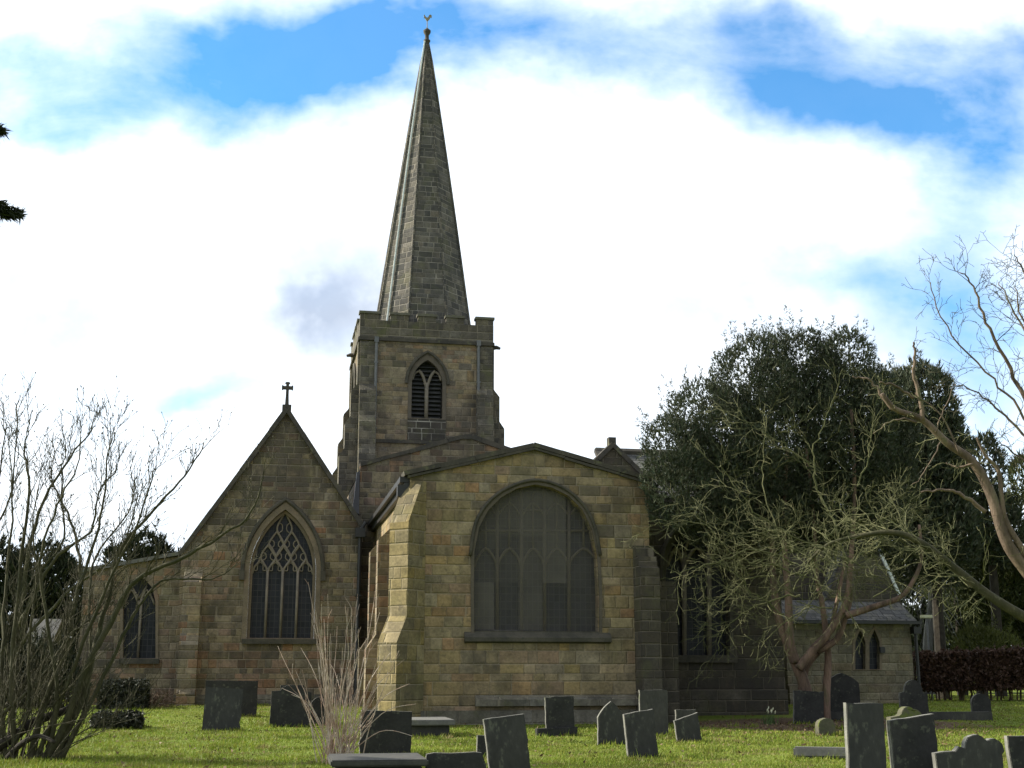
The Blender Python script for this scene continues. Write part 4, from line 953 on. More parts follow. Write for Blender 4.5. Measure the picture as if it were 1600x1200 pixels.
p = on_ground(592, 1236); t = thing('chest_tomb', 'chest tomb with a moulded flat top at the foot of the red wands', 'tomb', p)
bevelled(obj('slab', gbox(MB(), p, R(10), -.66, .66, -.1, 1.3, .32, .41), M['hs_grey'], t, uv=False)); bevelled(obj('moulding', gbox(MB(), p, R(10), -.58, .58, -.03, 1.22, .24, .318), M['hs_dark'], t, uv=False), .015)
bevelled(obj('chest', gbox(MB(), p, R(10), -.50, .50, .05, 1.14, -.2, .238), M['hs_dark'], t, uv=False))
p = on_ground(1286, 1186); o = obj('kerb_stone', gbox(MB(), p, R(-14), -.52, .52, -.1, .12, .03, .21), M['tomb'], base=p, uv=False); bevelled(o, .03); tag(o, 'fallen pale kerb stone lying in the grass left of the tall grey slab', 'kerb stone')
p = on_ground(1485, 1114); o = obj('grave_kerb', gbox(MB(), p, R(9), -1.3, 1.3, -.12, .12, -.05, .24), M['hs_grey'], base=p, uv=False); bevelled(o, .03); tag(o, 'low dark grave kerb across the grass in front of the hedge', 'grave kerb')

# ------------------------------------------------------------------ foliage
def sprays(rng, centers, dirs, length, width, blades=3, spread=.6, droop=0.0):
    n = len(centers); out = []
    for b in range(blades):
        d = dirs + rng.normal(0, spread, (n, 3)); d[:, 2] -= droop; d /= np.linalg.norm(d, axis=1)[:, None] + 1e-9
        L = length * rng.uniform(.55, 1.25, n)[:, None]; s = np.cross(d, rng.normal(0, 1, (n, 3))); s /= np.linalg.norm(s, axis=1)[:, None] + 1e-9
        wd = width * rng.uniform(.6, 1.3, n)[:, None]
        out.append(np.stack([centers - s * wd * .5, centers + s * wd * .5, centers + d * L], 1))
    return np.concatenate(out)
def lobe_points(rng, lobes, Y, per, dy=0.55, shell=(.62, 1.04)):
    cs, ds = [], []
    for (px, py, rx, ry, oy) in lobes:
        c = at(px, py, Y + oy); s = ppm(c); ax, az = rx / s, ry / s; ay = max(ax, az) * dy if ax + az > 1 else ax
        n = int(per * (ax * az + ax * ay) / 3)
        d = rng.normal(0, 1, (n, 3)); d /= np.linalg.norm(d, axis=1)[:, None]
        lump = np.array([noise.noise(Vector((q[0] * 2.6 + px * .1, q[1] * 2.6, q[2] * 2.6 + py * .1))) for q in d])
        r_ = rng.uniform(shell[0], shell[1], n) ** .6 * (1 + .22 * lump)
        cs.append(np.array(c) + d * r_[:, None] * np.array([ax, ay, az])); ds.append(d)
    return np.concatenate(cs), np.concatenate(ds)
def foliage_obj(name, rng, lobes, Y, per, length, width, mat, parent, base, up=.9, blades=3, spread=.5, tips=0, dy=.55):
    c, d = lobe_points(rng, lobes, Y, per, dy)
    d = d * .55; d[:, 2] += up
    tri = sprays(rng, c, d, length, width, blades, spread)
    if tips:                                    # upright leading shoots on the upper outline
        extra = []
        for (px, py, rx, ry, oy) in lobes:
            cc = at(px, py, Y + oy); s = ppm(cc); ax, az = rx / s, ry / s
            for _ in range(tips):
                a = rng.uniform(.05, PI - .05); e = rng.uniform(-.8, .8)
                q = np.array([cc.x + ax * math.cos(a) * math.cos(e), cc.y + ax * .5 * math.sin(e), cc.z + az * math.sin(a) * math.cos(e) * .95])
                lean = np.array([.25 * math.cos(a) + rng.normal(0, .12), rng.normal(0, .15), 1.0]); H = rng.uniform(.35, .95)
                m_ = 26
                tt = rng.uniform(0, 1, m_); pos = q + lean * (tt * H)[:, None] + rng.normal(0, .06, (m_, 3)) * (1.2 - tt)[:, None]
                dd = np.stack([rng.normal(0, .6, m_), rng.normal(0, .6, m_), rng.uniform(.3, .9, m_)], 1)
                extra.append(sprays(rng, pos, dd, length * .85, width * .6, 2, .35))
        tri = np.concatenate([tri] + extra)
    me = tri_mesh(name, tri, mat, tuple(base)); o = bpy.data.objects.new(name, me); COL.objects.link(o); o.parent = parent
    return o

# ---- bare branch growth
def wander(rng, p, d, L, segs, wob, up):
    pts = [Vector(p)]; d = Vector(d).normalized()
    for i in range(segs):
        d = (d + Vector((rng.gauss(0, wob), rng.gauss(0, wob), rng.gauss(0, wob) + up))).normalized(); pts.append(pts[-1] + d * (L / segs))
    return pts
def twig_out(mb, rng, path, r0, n, L, ang, up, depth, rmin=.004, wob=.22, t0=.2, n_mult=.5, l_mult=.55, sides=3, flat=.7, bud=0):
    m_ = len(path)
    for i in range(n):
        t = t0 + (1 - t0) * (i + rng.random()) / n; f = t * (m_ - 1); k = min(int(f), m_ - 2); p = path[k].lerp(path[k + 1], f - k)
        tan = (path[k + 1] - path[k]).normalized(); q = Vector((rng.gauss(0, 1), rng.gauss(0, flat), rng.gauss(0, 1))); q = (q - tan * q.dot(tan))
        if q.length < 1e-4: continue
        q.normalize(); a = ang * rng.uniform(.6, 1.3); d = tan * math.cos(a) + q * math.sin(a); d.z += up
        ll = L * rng.uniform(.5, 1.25) * (1.1 - .35 * t); rr = max(rmin, r0 * (1 - .55 * t) * .55)
        pts = wander(rng, p, d, ll, 5 if depth else 4, wob, up * .25)
        mb.tube(pts, [max(rmin * .8, rr * (1 - .75 * j / (len(pts) - 1))) for j in range(len(pts))], sides, cap=False)
        if bud and not depth and rng.random() < .5: mb.tube([pts[-1], pts[-1] + (pts[-1] - pts[-2]).normalized() * .035], [bud, bud * .5], 4)
        if depth: twig_out(mb, rng, pts, rr, max(2, int(n * n_mult)), L * l_mult, ang, up, depth - 1, rmin, wob, .15, n_mult, l_mult, 3, flat, bud)
def limb(mb, pxs, Y, r0, r1, n=8, k=5, dY=0.0, dYs=None, rng=None, wob=0.0):
    if dYs is None: dYs = [dY * i / (len(pxs) - 1) for i in range(len(pxs))]
    pts = [at(x, y, Y + d) for (x, y), d in zip(pxs, dYs)]
    sm_ = [Vector(q) for q in smooth2([tuple(q) for q in pts], k)]
    if rng and wob:
        for q in sm_[1:]: q += Vector((rng.gauss(0, wob), rng.gauss(0, wob), rng.gauss(0, wob)))
    mm = len(sm_); mb.tube(sm_, [r0 + (r1 - r0) * (i / (mm - 1)) ** .8 for i in range(mm)], n); return sm_

# ---- big bare shrub, lower left
rng = random.Random(3)
YS = 23.0; p = on_ground(55, 1192)
t = thing('bare_shrub', 'large bare many-stemmed shrub leaning right across the left foreground', 'shrub', p)
tk = MB(); cr_ = MB()
stems = [([(62, 1200), (105, 1125), (135, 1045), (180, 960), (212, 908), (285, 872), (340, 842), (392, 802), (412, 745)], .085, .012, -.3),
         ([(80, 1200), (130, 1085), (152, 990), (172, 920), (186, 862), (238, 800), (290, 742), (318, 694)], .075, .010, .5),
         ([(45, 1200), (70, 1100), (102, 1012), (120, 935), (126, 885), (110, 812), (86, 762), (76, 722)], .065, .010, .8),
         ([(122, 920), (150, 840), (165, 765), (170, 700), (180, 668)], .035, .007, .6),
         ([(25, 1200), (18, 1060), (30, 905), (45, 765), (40, 700), (48, 655)], .06, .008, .4),
         ([(10, 1200), (2, 1080), (8, 930), (20, 790), (14, 690)], .055, .008, 1.0),
         ([(70, 1200), (90, 1090), (75, 980), (62, 880), (90, 790), (120, 730), (128, 672)], .05, .007, -.6),
         ([(0, 1120), (70, 1052), (102, 1002), (130, 975), (160, 955)], .03, .012, .3),
         ([(95, 1190), (150, 1080), (200, 980), (230, 930), (262, 905), (330, 905), (372, 880)], .05, .008, .2),
         ([(50, 1200), (110, 1060), (160, 930), (205, 840), (235, 760), (245, 715)], .05, .007, -.4),
         ([(-20, 1190), (-30, 1000), (-20, 850), (0, 740), (10, 660)], .05, .008, .6),
         ([(88, 1190), (128, 1120), (142, 1020), (140, 930), (150, 870), (200, 800), (212, 745)], .05, .008, 1.2),
         ([(-10, 1210), (40, 1120), (45, 1000), (58, 900), (50, 820), (66, 740)], .045, .007, .0)]
for pxs, r0_, r1_, dY in stems:
    path = limb(tk, pxs, YS, r0_, r1_, 7, 5, dY, rng=rng, wob=.012)
    twig_out(cr_, rng, path, r0_ * .55, 12, .85, .50, .26, 2, rmin=.0052, wob=.16, t0=.30, n_mult=.38, l_mult=.55, bud=.013)
dk = MB(); limb(dk, [(-30, 1185), (20, 1152), (50, 1130), (92, 1114), (122, 1102)], YS, .11, .06, 9, 5, .4)
limb(dk, [(0, 1200), (30, 1165), (60, 1150), (85, 1160)], YS, .07, .03, 7, 5, -.6)
obj('broken_limb', dk, M['dark_bark'], t, smooth_shade=True, uv=False)
for i in range(60):                             # basal shoots
    x = rng.uniform(-40, 90); q = at(x, 1196, YS + rng.uniform(-.5, .8)); q.z = 0; pts = wander(rng, q, (rng.gauss(.35, .35), rng.gauss(0, .3), 1), rng.uniform(1.0, 3.2), 7, .13, .0)
    cr_.tube(pts, [.014 * (1 - .7 * j / 7) for j in range(8)], 4, cap=False); twig_out(cr_, rng, pts, .009, 7, .6, .5, .25, 1, rmin=.005, wob=.15, t0=.35)
obj('stems', tk, M['bark_green'], t, smooth_shade=True, uv=False); obj('branches', cr_, M['twig_grey'], t, uv=False)

# ---- upright bare tree behind it
p = on_ground(20, 1150); p = Vector((p.x, 31, ground_z(p.x, 31)))
t = thing('bare_tree', 'slender bare tree with upright shoots behind the left foreground shrub', 'tree', p)
tk = MB(); cr_ = MB()
for pxs, r0_ in [([(18, 1145), (22, 1020), (40, 900), (60, 800), (110, 715), (150, 665)], .10), ([(20, 1060), (0, 950), (-10, 850), (20, 760), (28, 640)], .06), ([(30, 980), (80, 880), (140, 830), (155, 770), (185, 730)], .05),
                 ([(22, 1020), (100, 930), (170, 880), (200, 830), (215, 770)], .05), ([(30, 1000), (60, 900), (100, 840), (95, 760), (105, 690)], .045)]:
    path = limb(tk, pxs, 31, r0_, .012, 6, 5, rng.uniform(-.8, 1.0), rng=rng, wob=.02)
    twig_out(cr_, rng, path, .03, 14, .95, .5, .30, 2, rmin=.0065, wob=.14, t0=.3, n_mult=.4, l_mult=.55)
obj('trunk', tk, M['bark_green'], t, smooth_shade=True, uv=False); obj('branches', cr_, M['twig_grey'], t, uv=False)

# ---- the thin wands
rng = random.Random(8); YW = 22.6; p = at(528, 1196, YW); p.z = ground_z(p.x, YW)
t = thing('wand_shrub', 'leafless shrub of thin pale reddish wands rising before the chancel', 'shrub', p)
wm = MB()
for i in range(74):
    a = rng.uniform(-.46, .58) if rng.random() < .6 else rng.gauss(.02, .14); L = rng.uniform(1.3, 3.3) * (1 - .55 * min(1, abs(a) * 1.4)); q = p + Vector((rng.gauss(0, .16), rng.gauss(0, .16), -.05))
    pts = wander(rng, q, (math.sin(a), rng.gauss(0, .16), math.cos(a)), L, 9, .045, -.012 if abs(a) > .3 else .01)
    wm.tube(pts, [.0115 * (1 - .72 * j / 9) for j in range(10)], 4, cap=False)
    if rng.random() < .55: twig_out(wm, rng, pts, .008, 3, .35, .35, .1, 0, rmin=.004, wob=.1, t0=.4)
for tgt in [(632, 1030), (640, 1068), (650, 1100), (610, 1020), (470, 1012), (440, 1075), (645, 1150), (455, 1085)]:
    e = at(*tgt, YW + rng.uniform(-.5, .5)); mid = p.lerp(e, .55) + Vector((0, 0, .28)); pts = [Vector(q) for q in smooth2([tuple(p), tuple(mid), tuple(e)], 6)]
    wm.tube(pts, [.011 * (1 - .7 * j / (len(pts) - 1)) for j in range(len(pts))], 4, cap=False)
obj('wands', wm, M['wand'], t, uv=False)

# ---- yew with twisted trunks beside the chancel
rng = random.Random(21); nr = np.random.default_rng(21); YY = 37.6
p = at(1262, 1110, YY); p.z = ground_z(p.x, YY)
t = thing('yew_tree', 'broad dark yew with twisted reddish trunks beside the right end of the chancel', 'tree', p)
tk = MB(); cr_ = MB()
limb(tk, [(1268, 1140), (1258, 1075), (1243, 1035), (1228, 1000), (1214, 955), (1208, 900), (1205, 840), (1180, 780)], YY, .21, .06, 10, 5)
limb(tk, [(1243, 1035), (1234, 1000), (1232, 935), (1228, 890), (1225, 820), (1230, 700)], YY - .2, .16, .05, 8, 5)
limb(tk, [(1248, 1045), (1268, 1018), (1292, 992), (1312, 962), (1324, 930), (1330, 870), (1335, 760), (1330, 640)], YY - .3, .15, .05, 8, 5)
limb(tk, [(1292, 1140), (1291, 1085), (1294, 1030), (1290, 985), (1284, 940), (1276, 900), (1272, 820), (1260, 700)], YY + .2, .14, .045, 9, 5)
limb(tk, [(1276, 1018), (1308, 998), (1322, 960), (1330, 930), (1326, 900)], YY - .1, .11, .055, 8, 5)
limb(tk, [(1322, 962), (1372, 946), (1408, 932), (1430, 902), (1440, 868), (1436, 820)], YY - .4, .11, .04, 8, 5)
limb(tk, [(1252, 1078), (1262, 1040), (1286, 1010), (1300, 975), (1320, 880)], YY + .3, .11, .05, 8, 5)
obj('trunk', tk, M['yew_bark'], t, smooth_shade=True, uv=False)
lit = [([(1325, 880), (1300, 812), (1276, 765), (1270, 715), (1284, 665), (1304, 620), (1318, 575)], .05), ([(1272, 730), (1230, 700), (1190, 672), (1155, 655)], .035), ([(1290, 860), (1235, 835), (1180, 800), (1130, 735), (1118, 728)], .04),
       ([(1240, 880), (1180, 858), (1120, 880), (1075, 890), (1050, 895)], .035), ([(1260, 900), (1195, 880), (1150, 870), (1100, 820), (1060, 815), (1015, 822)], .035), ([(1225, 960), (1180, 930), (1150, 895), (1110, 870)], .03),
       ([(1250, 930), (1200, 940), (1160, 960), (1130, 985), (1120, 1015)], .035), ([(1290, 900), (1235, 850), (1190, 835), (1130, 830), (1080, 800)], .03), ([(1330, 830), (1385, 810), (1420, 790)], .035),
       ([(1330, 880), (1370, 850), (1400, 842), (1450, 850)], .04), ([(1300, 950), (1260, 950), (1210, 985), (1190, 1010)], .03), ([(1230, 870), (1195, 770), (1192, 720), (1200, 650)], .03), ([(1340, 760), (1360, 700), (1365, 640)], .03),
       ([(1210, 900), (1170, 905), (1140, 930), (1125, 960)], .03), ([(1290, 840), (1330, 805), (1380, 800), (1400, 770)], .035)]
for pxs, r0_ in lit:
    path = limb(cr_, pxs, YY - 2.6, r0_ * .85, .009, 5, 5, rng.uniform(-1.2, .6), rng=rng, wob=.03)
    twig_out(cr_, rng, path, r0_ * .5, 9, 1.15, .75, .05, 2, rmin=.0062, wob=.19, t0=.12, n_mult=.55, l_mult=.6)
for i in range(46):                              # tangle of drooping mossy twigs under the crown
    q = at(rng.uniform(1150, 1420), rng.uniform(820, 940), YY - 2.2 + rng.uniform(-1.6, 1.2)); pts = wander(rng, q, (rng.gauss(-.3, .8), rng.gauss(-.2, .4), rng.gauss(-.1, .5)), rng.uniform(1.0, 2.2), 7, .32, -.06)
    cr_.tube(pts, [.017 * (1 - .7 * j / 7) for j in range(8)], 4, cap=False); twig_out(cr_, rng, pts, .011, 6, .8, .7, .06, 1, rmin=.006, wob=.2)
obj('branches', cr_, M['yew_twig'], t, uv=False)
YL = [(1180, 602, 66, 82, 0), (1245, 585, 66, 72, .5), (1318, 585, 50, 70, 0), (1105, 660, 62, 68, -.5), (1048, 705, 45, 58, -1.2), (1060, 765, 58, 62, -1.3), (1150, 725, 85, 95, -.5), (1240, 690, 88, 100, 0), (1330, 680, 70, 110, 0), (1375, 760, 56, 85, .5), (1285, 790, 95, 55, .6), (1180, 800, 80, 48, -.2), (1120, 815, 60, 40, -.8), (1390, 690, 40, 70, 1.2)]
YL += [(1210, 650, 60, 90, 1.2), (1290, 640, 60, 90, 1.4), (1130, 680, 50, 70, .8), (1200, 760, 80, 60, 1.2), (1320, 740, 70, 80, 1.6), (1090, 740, 50, 60, .6), (1370, 650, 40, 80, 1.0), (1350, 830, 60, 40, 1.2), (1240, 830, 70, 35, 1.0)]
foliage_obj('crown', nr, YL, YY + .4, 2500, .165, .040, M['yew_leaf'], t, p, up=.8, blades=3, tips=20, dy=.8)

# ---- further evergreens, right
def evergreen(label, lobes, Y, per, length, width, mat, name='conifer', cat='tree', group=None, tips=8, seed=1, trunk=None, dy=.8):
    nr = np.random.default_rng(seed); c = at(lobes[0][0], lobes[0][1], Y); p = Vector((c.x, Y, ground_z(c.x, Y)))
    t = thing(name, label, cat, p, group); foliage_obj('crown', nr, lobes, Y, per, length, width, mat, t, p, tips=tips, dy=dy)
    mb = MB().tube([p - Vector((0, 0, .2)), p.lerp(c, .5) + Vector((.1, 0, 0)), c], [.28, .2, .06], 7); obj('trunk', mb, M['dark_bark'], t, uv=False); return t
evergreen('tall dark conifer close behind the right side of the yew', [(1440, 640, 50, 72, 0), (1430, 740, 70, 90, 0), (1470, 820, 55, 90, 0), (1400, 640, 40, 60, .6), (1480, 700, 30, 60, 0), (1400, 720, 60, 90, .5), (1460, 740, 50, 100, 1), (1420, 830, 70, 80, 0)], 54, 1100, .34, .085, M['yew_leaf'], tips=12, seed=2)
evergreen('narrower dark conifer right of the tall one, under the bare branches', [(1535, 735, 32, 55, 0), (1520, 810, 45, 70, 0), (1560, 830, 40, 60, 0)], 58, 800, .34, .09, M['yew_leaf'], tips=8, seed=3)
evergreen('dark conifer at the right edge behind the brown hedge', [(1595, 860, 45, 90, 0), (1560, 920, 60, 70, 0), (1610, 950, 50, 70, 0), (1600, 750, 20, 40, 0)], 60, 800, .36, .09, M['green_leaf'], tips=4, seed=4)
evergreen('loose olive green shrub behind the vestry and lamp', [(1490, 900, 45, 75, 0), (1455, 860, 35, 60, .5), (1510, 970, 50, 50, 0), (1545, 1000, 50, 40, 0)], 62, 420, .34, .08, M['green_leaf'], name='shrub', cat='shrub', tips=2, seed=5)
evergreen('spreading dark evergreen filling the gap between the vestry and the right edge', [(1440, 920, 60, 90, 0), (1510, 900, 60, 100, 1), (1580, 960, 70, 90, 0), (1400, 870, 50, 70, 1), (1480, 1010, 80, 50, -1), (1620, 1000, 60, 60, 0)], 68, 520, .42, .13, M['dark_leaf'], name='evergreen_tree', tips=2, seed=15)
evergreen('golden green conifer showing above the brown hedge', [(1528, 1008, 38, 28, 0), (1560, 1015, 36, 26, .3)], 56, 900, .28, .06, M['gold_leaf'], name='shrub', cat='shrub', tips=2, seed=6)
evergreen('dark ivy-clad tree behind the left bare shrub', [(60, 905, 55, 55, 0), (30, 960, 65, 70, 0), (95, 930, 45, 55, .3), (100, 1000, 60, 60, .3), (10, 1040, 60, 60, 0), (-20, 900, 50, 60, 0), (60, 1050, 70, 40, -1)], 56, 700, .34, .12, M['dark_leaf'], name='evergreen_tree', tips=3, seed=7)
evergreen('low dark bush filling the ground behind the left bare shrub', [(30, 1085, 60, 45, 0), (85, 1075, 50, 50, .4), (-30, 1080, 60, 60, 0), (60, 1040, 45, 40, .3)], 43, 700, .26, .09, M['dark_leaf'], name='evergreen_bush', cat='bush', tips=2, seed=17)
evergreen('dark round-topped evergreen showing above the low left aisle roof', [(228, 862, 34, 28, 0), (200, 880, 40, 30, 0), (250, 885, 40, 30, .5), (210, 940, 60, 60, 1.0)], 66, 700, .34, .10, M['dark_leaf'], name='evergreen_tree', tips=4, seed=8)
# distant tree belt closing the view on both sides (one mass)
nr = np.random.default_rng(9)
bl = [(x, 1015 + nr.uniform(-12, 12), 60, 45 + nr.uniform(-8, 14), nr.uniform(-3, 3)) for x in list(range(-160, 330, 45)) + list(range(1380, 1800, 45))]
c_, d_ = lobe_points(nr, bl, 90, 160, .6); d_[:, 2] += .5
o = bpy.data.objects.new('far_trees', tri_mesh('far_trees', sprays(nr, c_, d_, .7, .22, 2, .6), M['dark_leaf'], (0, 0, 0))); COL.objects.link(o)
tag(o, 'far dark belt of trees closing off the churchyard', 'trees', kind='stuff')

# ---- brown beech hedge
p = at(1520, 1060, 50); p.z = ground_z(p.x, 50)
t = thing('beech_hedge', 'clipped beech hedge with russet leaves at the far right of the churchyard', 'hedge', p)
nr = np.random.default_rng(12); x0 = at(1432, 1060, 50).x; x1 = at(1680, 1060, 50).x; zt_ = at(1500, 1026, 50).z
n = 15000; fx = nr.uniform(0, 1, n); yy = np.where(nr.random(n) < .6, nr.normal(49.45, .10, n), nr.uniform(49.4, 51.2, n)); zz = np.where(nr.random(n) < .75, nr.uniform(.25, 1, n), nr.normal(1.0, .04, n))
top = np.array([zt_ + .16 * noise.noise(Vector((f * 14, 0, 0))) + .10 * noise.noise(Vector((f * 60, 3, 0))) + .25 * f for f in fx]); gz0 = .34
c_ = np.stack([x0 + (x1 - x0) * fx, yy + .12 * np.array([noise.noise(Vector((f * 40, z * 3, 0))) for f, z in zip(fx, zz)]) + (x0 + (x1 - x0) * fx - x0) * .12, gz0 + (top - gz0) * zz], 1)
o = bpy.data.objects.new('leaves', tri_mesh('leaves', sprays(nr, c_, nr.normal(0, 1, (n, 3)), .13, .09, 2, .6), M['beech'], tuple(p))); COL.objects.link(o); o.parent = t
mb = MB(); rng = random.Random(5)
for i in range(70):
    x = x0 + (x1 - x0) * rng.random(); q = Vector((x, 50.1 + (x - x0) * .12 + rng.gauss(0, .2), .3)); mb.tube([q, q + Vector((rng.gauss(0, .1), rng.gauss(0, .1), rng.uniform(.6, 1.2)))], [.03, .015], 4)
obj('stems', mb, M['brush'], t, uv=False)

# ---- pale bare tree beyond the vestry and the lamp
rng = random.Random(31); p = at(1452, 1060, 57); p.z = ground_z(p.x, 57)
t = thing('bare_tree', 'grey weeping leafless tree beyond the vestry corner', 'tree', p); tk = MB(); cr_ = MB()
path = limb(tk, [(1452, 1085), (1450, 1000), (1456, 930), (1448, 860)], 57, .28, .10, 8, 5)
for i in range(60):
    q = at(1450 + rng.gauss(0, 13), rng.uniform(850, 940), 57 + rng.gauss(0, .8)); pts = wander(rng, q, (rng.gauss(0, .3), rng.gauss(0, .3), -.6), rng.uniform(1.6, 3.0), 6, .12, -.12); cr_.tube(pts, [.016] * 6 + [.008], 3, cap=False)
obj('trunk', tk, M['tomb'], t, uv=False); obj('branches', cr_, M['tomb'], t, uv=False)
q = at(1456, 1080, 53); q.z = ground_z(q.x, 53); e = at(1456, 966, 53)
t = thing('street_lamp', 'small white lamp on a thin post beyond the vestry corner', 'lamp post', q)
mb = MB().tube([q, Vector((q.x, q.y, e.z - .05)), Vector((q.x - .08, q.y, e.z))], [.04, .03, .03], 6); obj('post', mb, M['greypipe'], t, uv=False)
h0 = at(1448, 964, 53); bevelled(obj('lamp_head', MB().box(-.26, .22, -.1, .1, -.05, .08, lambda u, v, z: h0 + Vector((u, v, z))), M['bud'], t, uv=False), .02)

# ---- big bare tree reaching in from the right
rng = random.Random(44); YR = 30.0; p = at(1760, 1160, YR); p.z = ground_z(p.x, YR)
t = thing('bare_tree', 'old bare tree reaching long pale peeling limbs in from the right edge', 'tree', p); tk = MB(); cr_ = MB()
limb(tk, [(1765, 1170), (1760, 1080), (1735, 1010), (1700, 960)], YR, .50, .34, 12, 5)
A_ = limb(tk, [(1735, 1020), (1660, 960), (1605, 893), (1572, 845), (1548, 772), (1520, 722), (1480, 692), (1440, 655), (1400, 640), (1378, 615)], YR, .20, .05, 9, 5, -1.0)
bk = MB(); B_ = limb(bk, [(1745, 1030), (1670, 1000), (1602, 965), (1545, 930), (1492, 888), (1440, 848), (1395, 832), (1340, 838), (1292, 852), (1262, 880)], YR + .3, .17, .03, 9, 5, .6)
C_ = limb(tk, [(1640, 925), (1604, 868), (1572, 815), (1565, 775), (1560, 735), (1540, 712), (1526, 684)], YR - .3, .10, .025, 7, 5, -.4)
subs = [([(1443, 657), (1436, 615), (1427, 585), (1430, 555), (1428, 535)], .065, .025), ([(1428, 622), (1400, 603), (1375, 598)], .035, .02), ([(1432, 660), (1398, 655), (1365, 678)], .035, .012), ([(1395, 640), (1375, 615), (1360, 595), (1345, 590), (1332, 590)], .045, .015),
        ([(1540, 800), (1500, 772), (1470, 766), (1440, 768)], .055, .02), ([(1470, 690), (1450, 730), (1425, 760)], .02, .008), ([(1500, 710), (1470, 650), (1430, 615)], .03, .01), ([(1520, 725), (1495, 730), (1478, 722)], .03, .015), ([(1462, 675), (1475, 640), (1490, 600)], .02, .007)]
for pxs, a, b in subs:
    path = limb(tk, pxs, YR - .8, a, b, 6, 5, rng.uniform(-.6, .3), rng=rng, wob=.015); twig_out(cr_, rng, path, a * .4, 4, .5, .7, .1, 1, rmin=.007, wob=.3, t0=.3)
twig_out(cr_, rng, B_, .05, 26, 1.5, .85, -.04, 2, rmin=.007, wob=.26, t0=.3, n_mult=.25, l_mult=.5)
twig_out(cr_, rng, B_, .05, 14, 1.6, .9, .12, 2, rmin=.007, wob=.28, t0=.35, n_mult=.4, l_mult=.5)
twig_out(cr_, rng, A_, .05, 12, .9, .8, .1, 1, rmin=.007, wob=.28, t0=.35)
twig_out(cr_, rng, C_, .03, 8, .8, .8, .1, 1, rmin=.007, wob=.28, t0=.3)
obj('trunk', tk, M['right_bark'], t, smooth_shade=True, uv=False); obj('mossy_limb', bk, M['bark_green'], t, smooth_shade=True, uv=False); obj('branches', cr_, M['yew_twig'], t, uv=False)

# ---- finer bare tree, upper right
YF = 36.0; p = at(1700, 1130, YF); p.z = ground_z(p.x, YF)
t = thing('bare_tree', 'fine-twigged leafless tree against the sky at the upper right edge', 'tree', p); tk = MB(); cr_ = MB()
limb(tk, [(1705, 1135), (1700, 1000), (1690, 880), (1680, 800)], YF, .30, .18, 9, 5)
for pxs, a, up in [([(1685, 840), (1640, 720), (1610, 640), (1570, 560), (1535, 490), (1515, 440), (1500, 425)], .11, .0), ([(1680, 800), (1650, 650), (1625, 560), (1585, 490), (1560, 440)], .09, .0), ([(1680, 800), (1660, 600), (1620, 480), (1605, 430), (1585, 400)], .09, .02),
                   ([(1640, 720), (1590, 640), (1540, 580), (1480, 510), (1452, 442)], .05, .05), ([(1660, 760), (1610, 690), (1560, 640), (1520, 610), (1490, 600)], .06, .0), ([(1690, 880), (1640, 780), (1600, 720), (1560, 690)], .06, -.05), ([(1640, 600), (1600, 500), (1585, 450)], .06, .02)]:
    path = limb(tk, pxs, YF, a, .014, 6, 5, rng.uniform(-1.5, 1.0), rng=rng, wob=.03)
    twig_out(cr_, rng, path, a * .45, 10, 1.35, .75, up, 2, rmin=.008, wob=.26, t0=.35, n_mult=.36, l_mult=.55)
obj('trunk', tk, M['right_bark'], t, smooth_shade=True, uv=False); obj('branches', cr_, M['twig_grey'], t, uv=False)

# ---- conifer just outside the left edge whose boughs reach into view
nr = np.random.default_rng(50); YC = 17.0; p = at(-330, 1170, YC); p.z = ground_z(p.x, YC)
t = thing('conifer', 'dark conifer at the upper left edge with only two bough tips in view', 'tree', p)
mb = MB().tube([p - Vector((0, 0, .3)), Vector((p.x, p.y, 7)), Vector((p.x, p.y, 15))], [.30, .22, .04], 9); obj('trunk', mb, M['dark_bark'], t, uv=False)
pos, dr = [], []; bo = MB()
ends = [(2, 205, .5), (30, 335, 1.0), (-60, 270, 1), (-90, 400, 1), (-120, 130, 1), (-110, 480, 1), (-100, 560, 1), (-420, 300, 1), (-430, 450, 1), (-330, 150, 1)]
tips_ = [np.array(at(ex, ey, YC + nr.uniform(-.3, .3))) for ex, ey, wt in ends[:2]]
for k_ in range(46):                             # the rest of the whorled boughs, all outside the picture
    zz_ = 4.0 + 10.6 * k_ / 45; a_ = k_ * 2.4; rr_ = min(2.5, (15.6 - zz_) * .42)
    e = np.array([p.x + rr_ * math.cos(a_) - .25, p.y + rr_ * math.sin(a_), zz_])
    lim = -(e[1] * .45) - .35
    if e[0] > lim: e[0] = lim
    tips_.append(e)
for e in tips_:
    s0 = np.array([p.x, p.y, e[2] + .35]); bo.tube([Vector(s0), Vector((s0 + e) / 2 + np.array([0, 0, .1])), Vector(e)], [.05, .03, .010], 5)
    n = 700; tt = nr.uniform(.2, 1.0, n) ** .7; sp_ = (1.02 - tt) * .9 + .06
    q = s0 + (e - s0) * tt[:, None] + nr.normal(0, 1, (n, 3)) * sp_[:, None] * np.array([.34, .42, .24]); pos.append(q); dr.append(np.tile((e - s0) / np.linalg.norm(e - s0), (n, 1)) + nr.normal(0, .4, (n, 3)))
pos = np.concatenate(pos); dr = np.concatenate(dr)
o = bpy.data.objects.new('crown', tri_mesh('crown', sprays(nr, pos, dr, .14, .034, 3, .5), M['dark_leaf'], tuple(p))); COL.objects.link(o); o.parent = t
obj('boughs', bo, M['yew_bark'], t, uv=False)

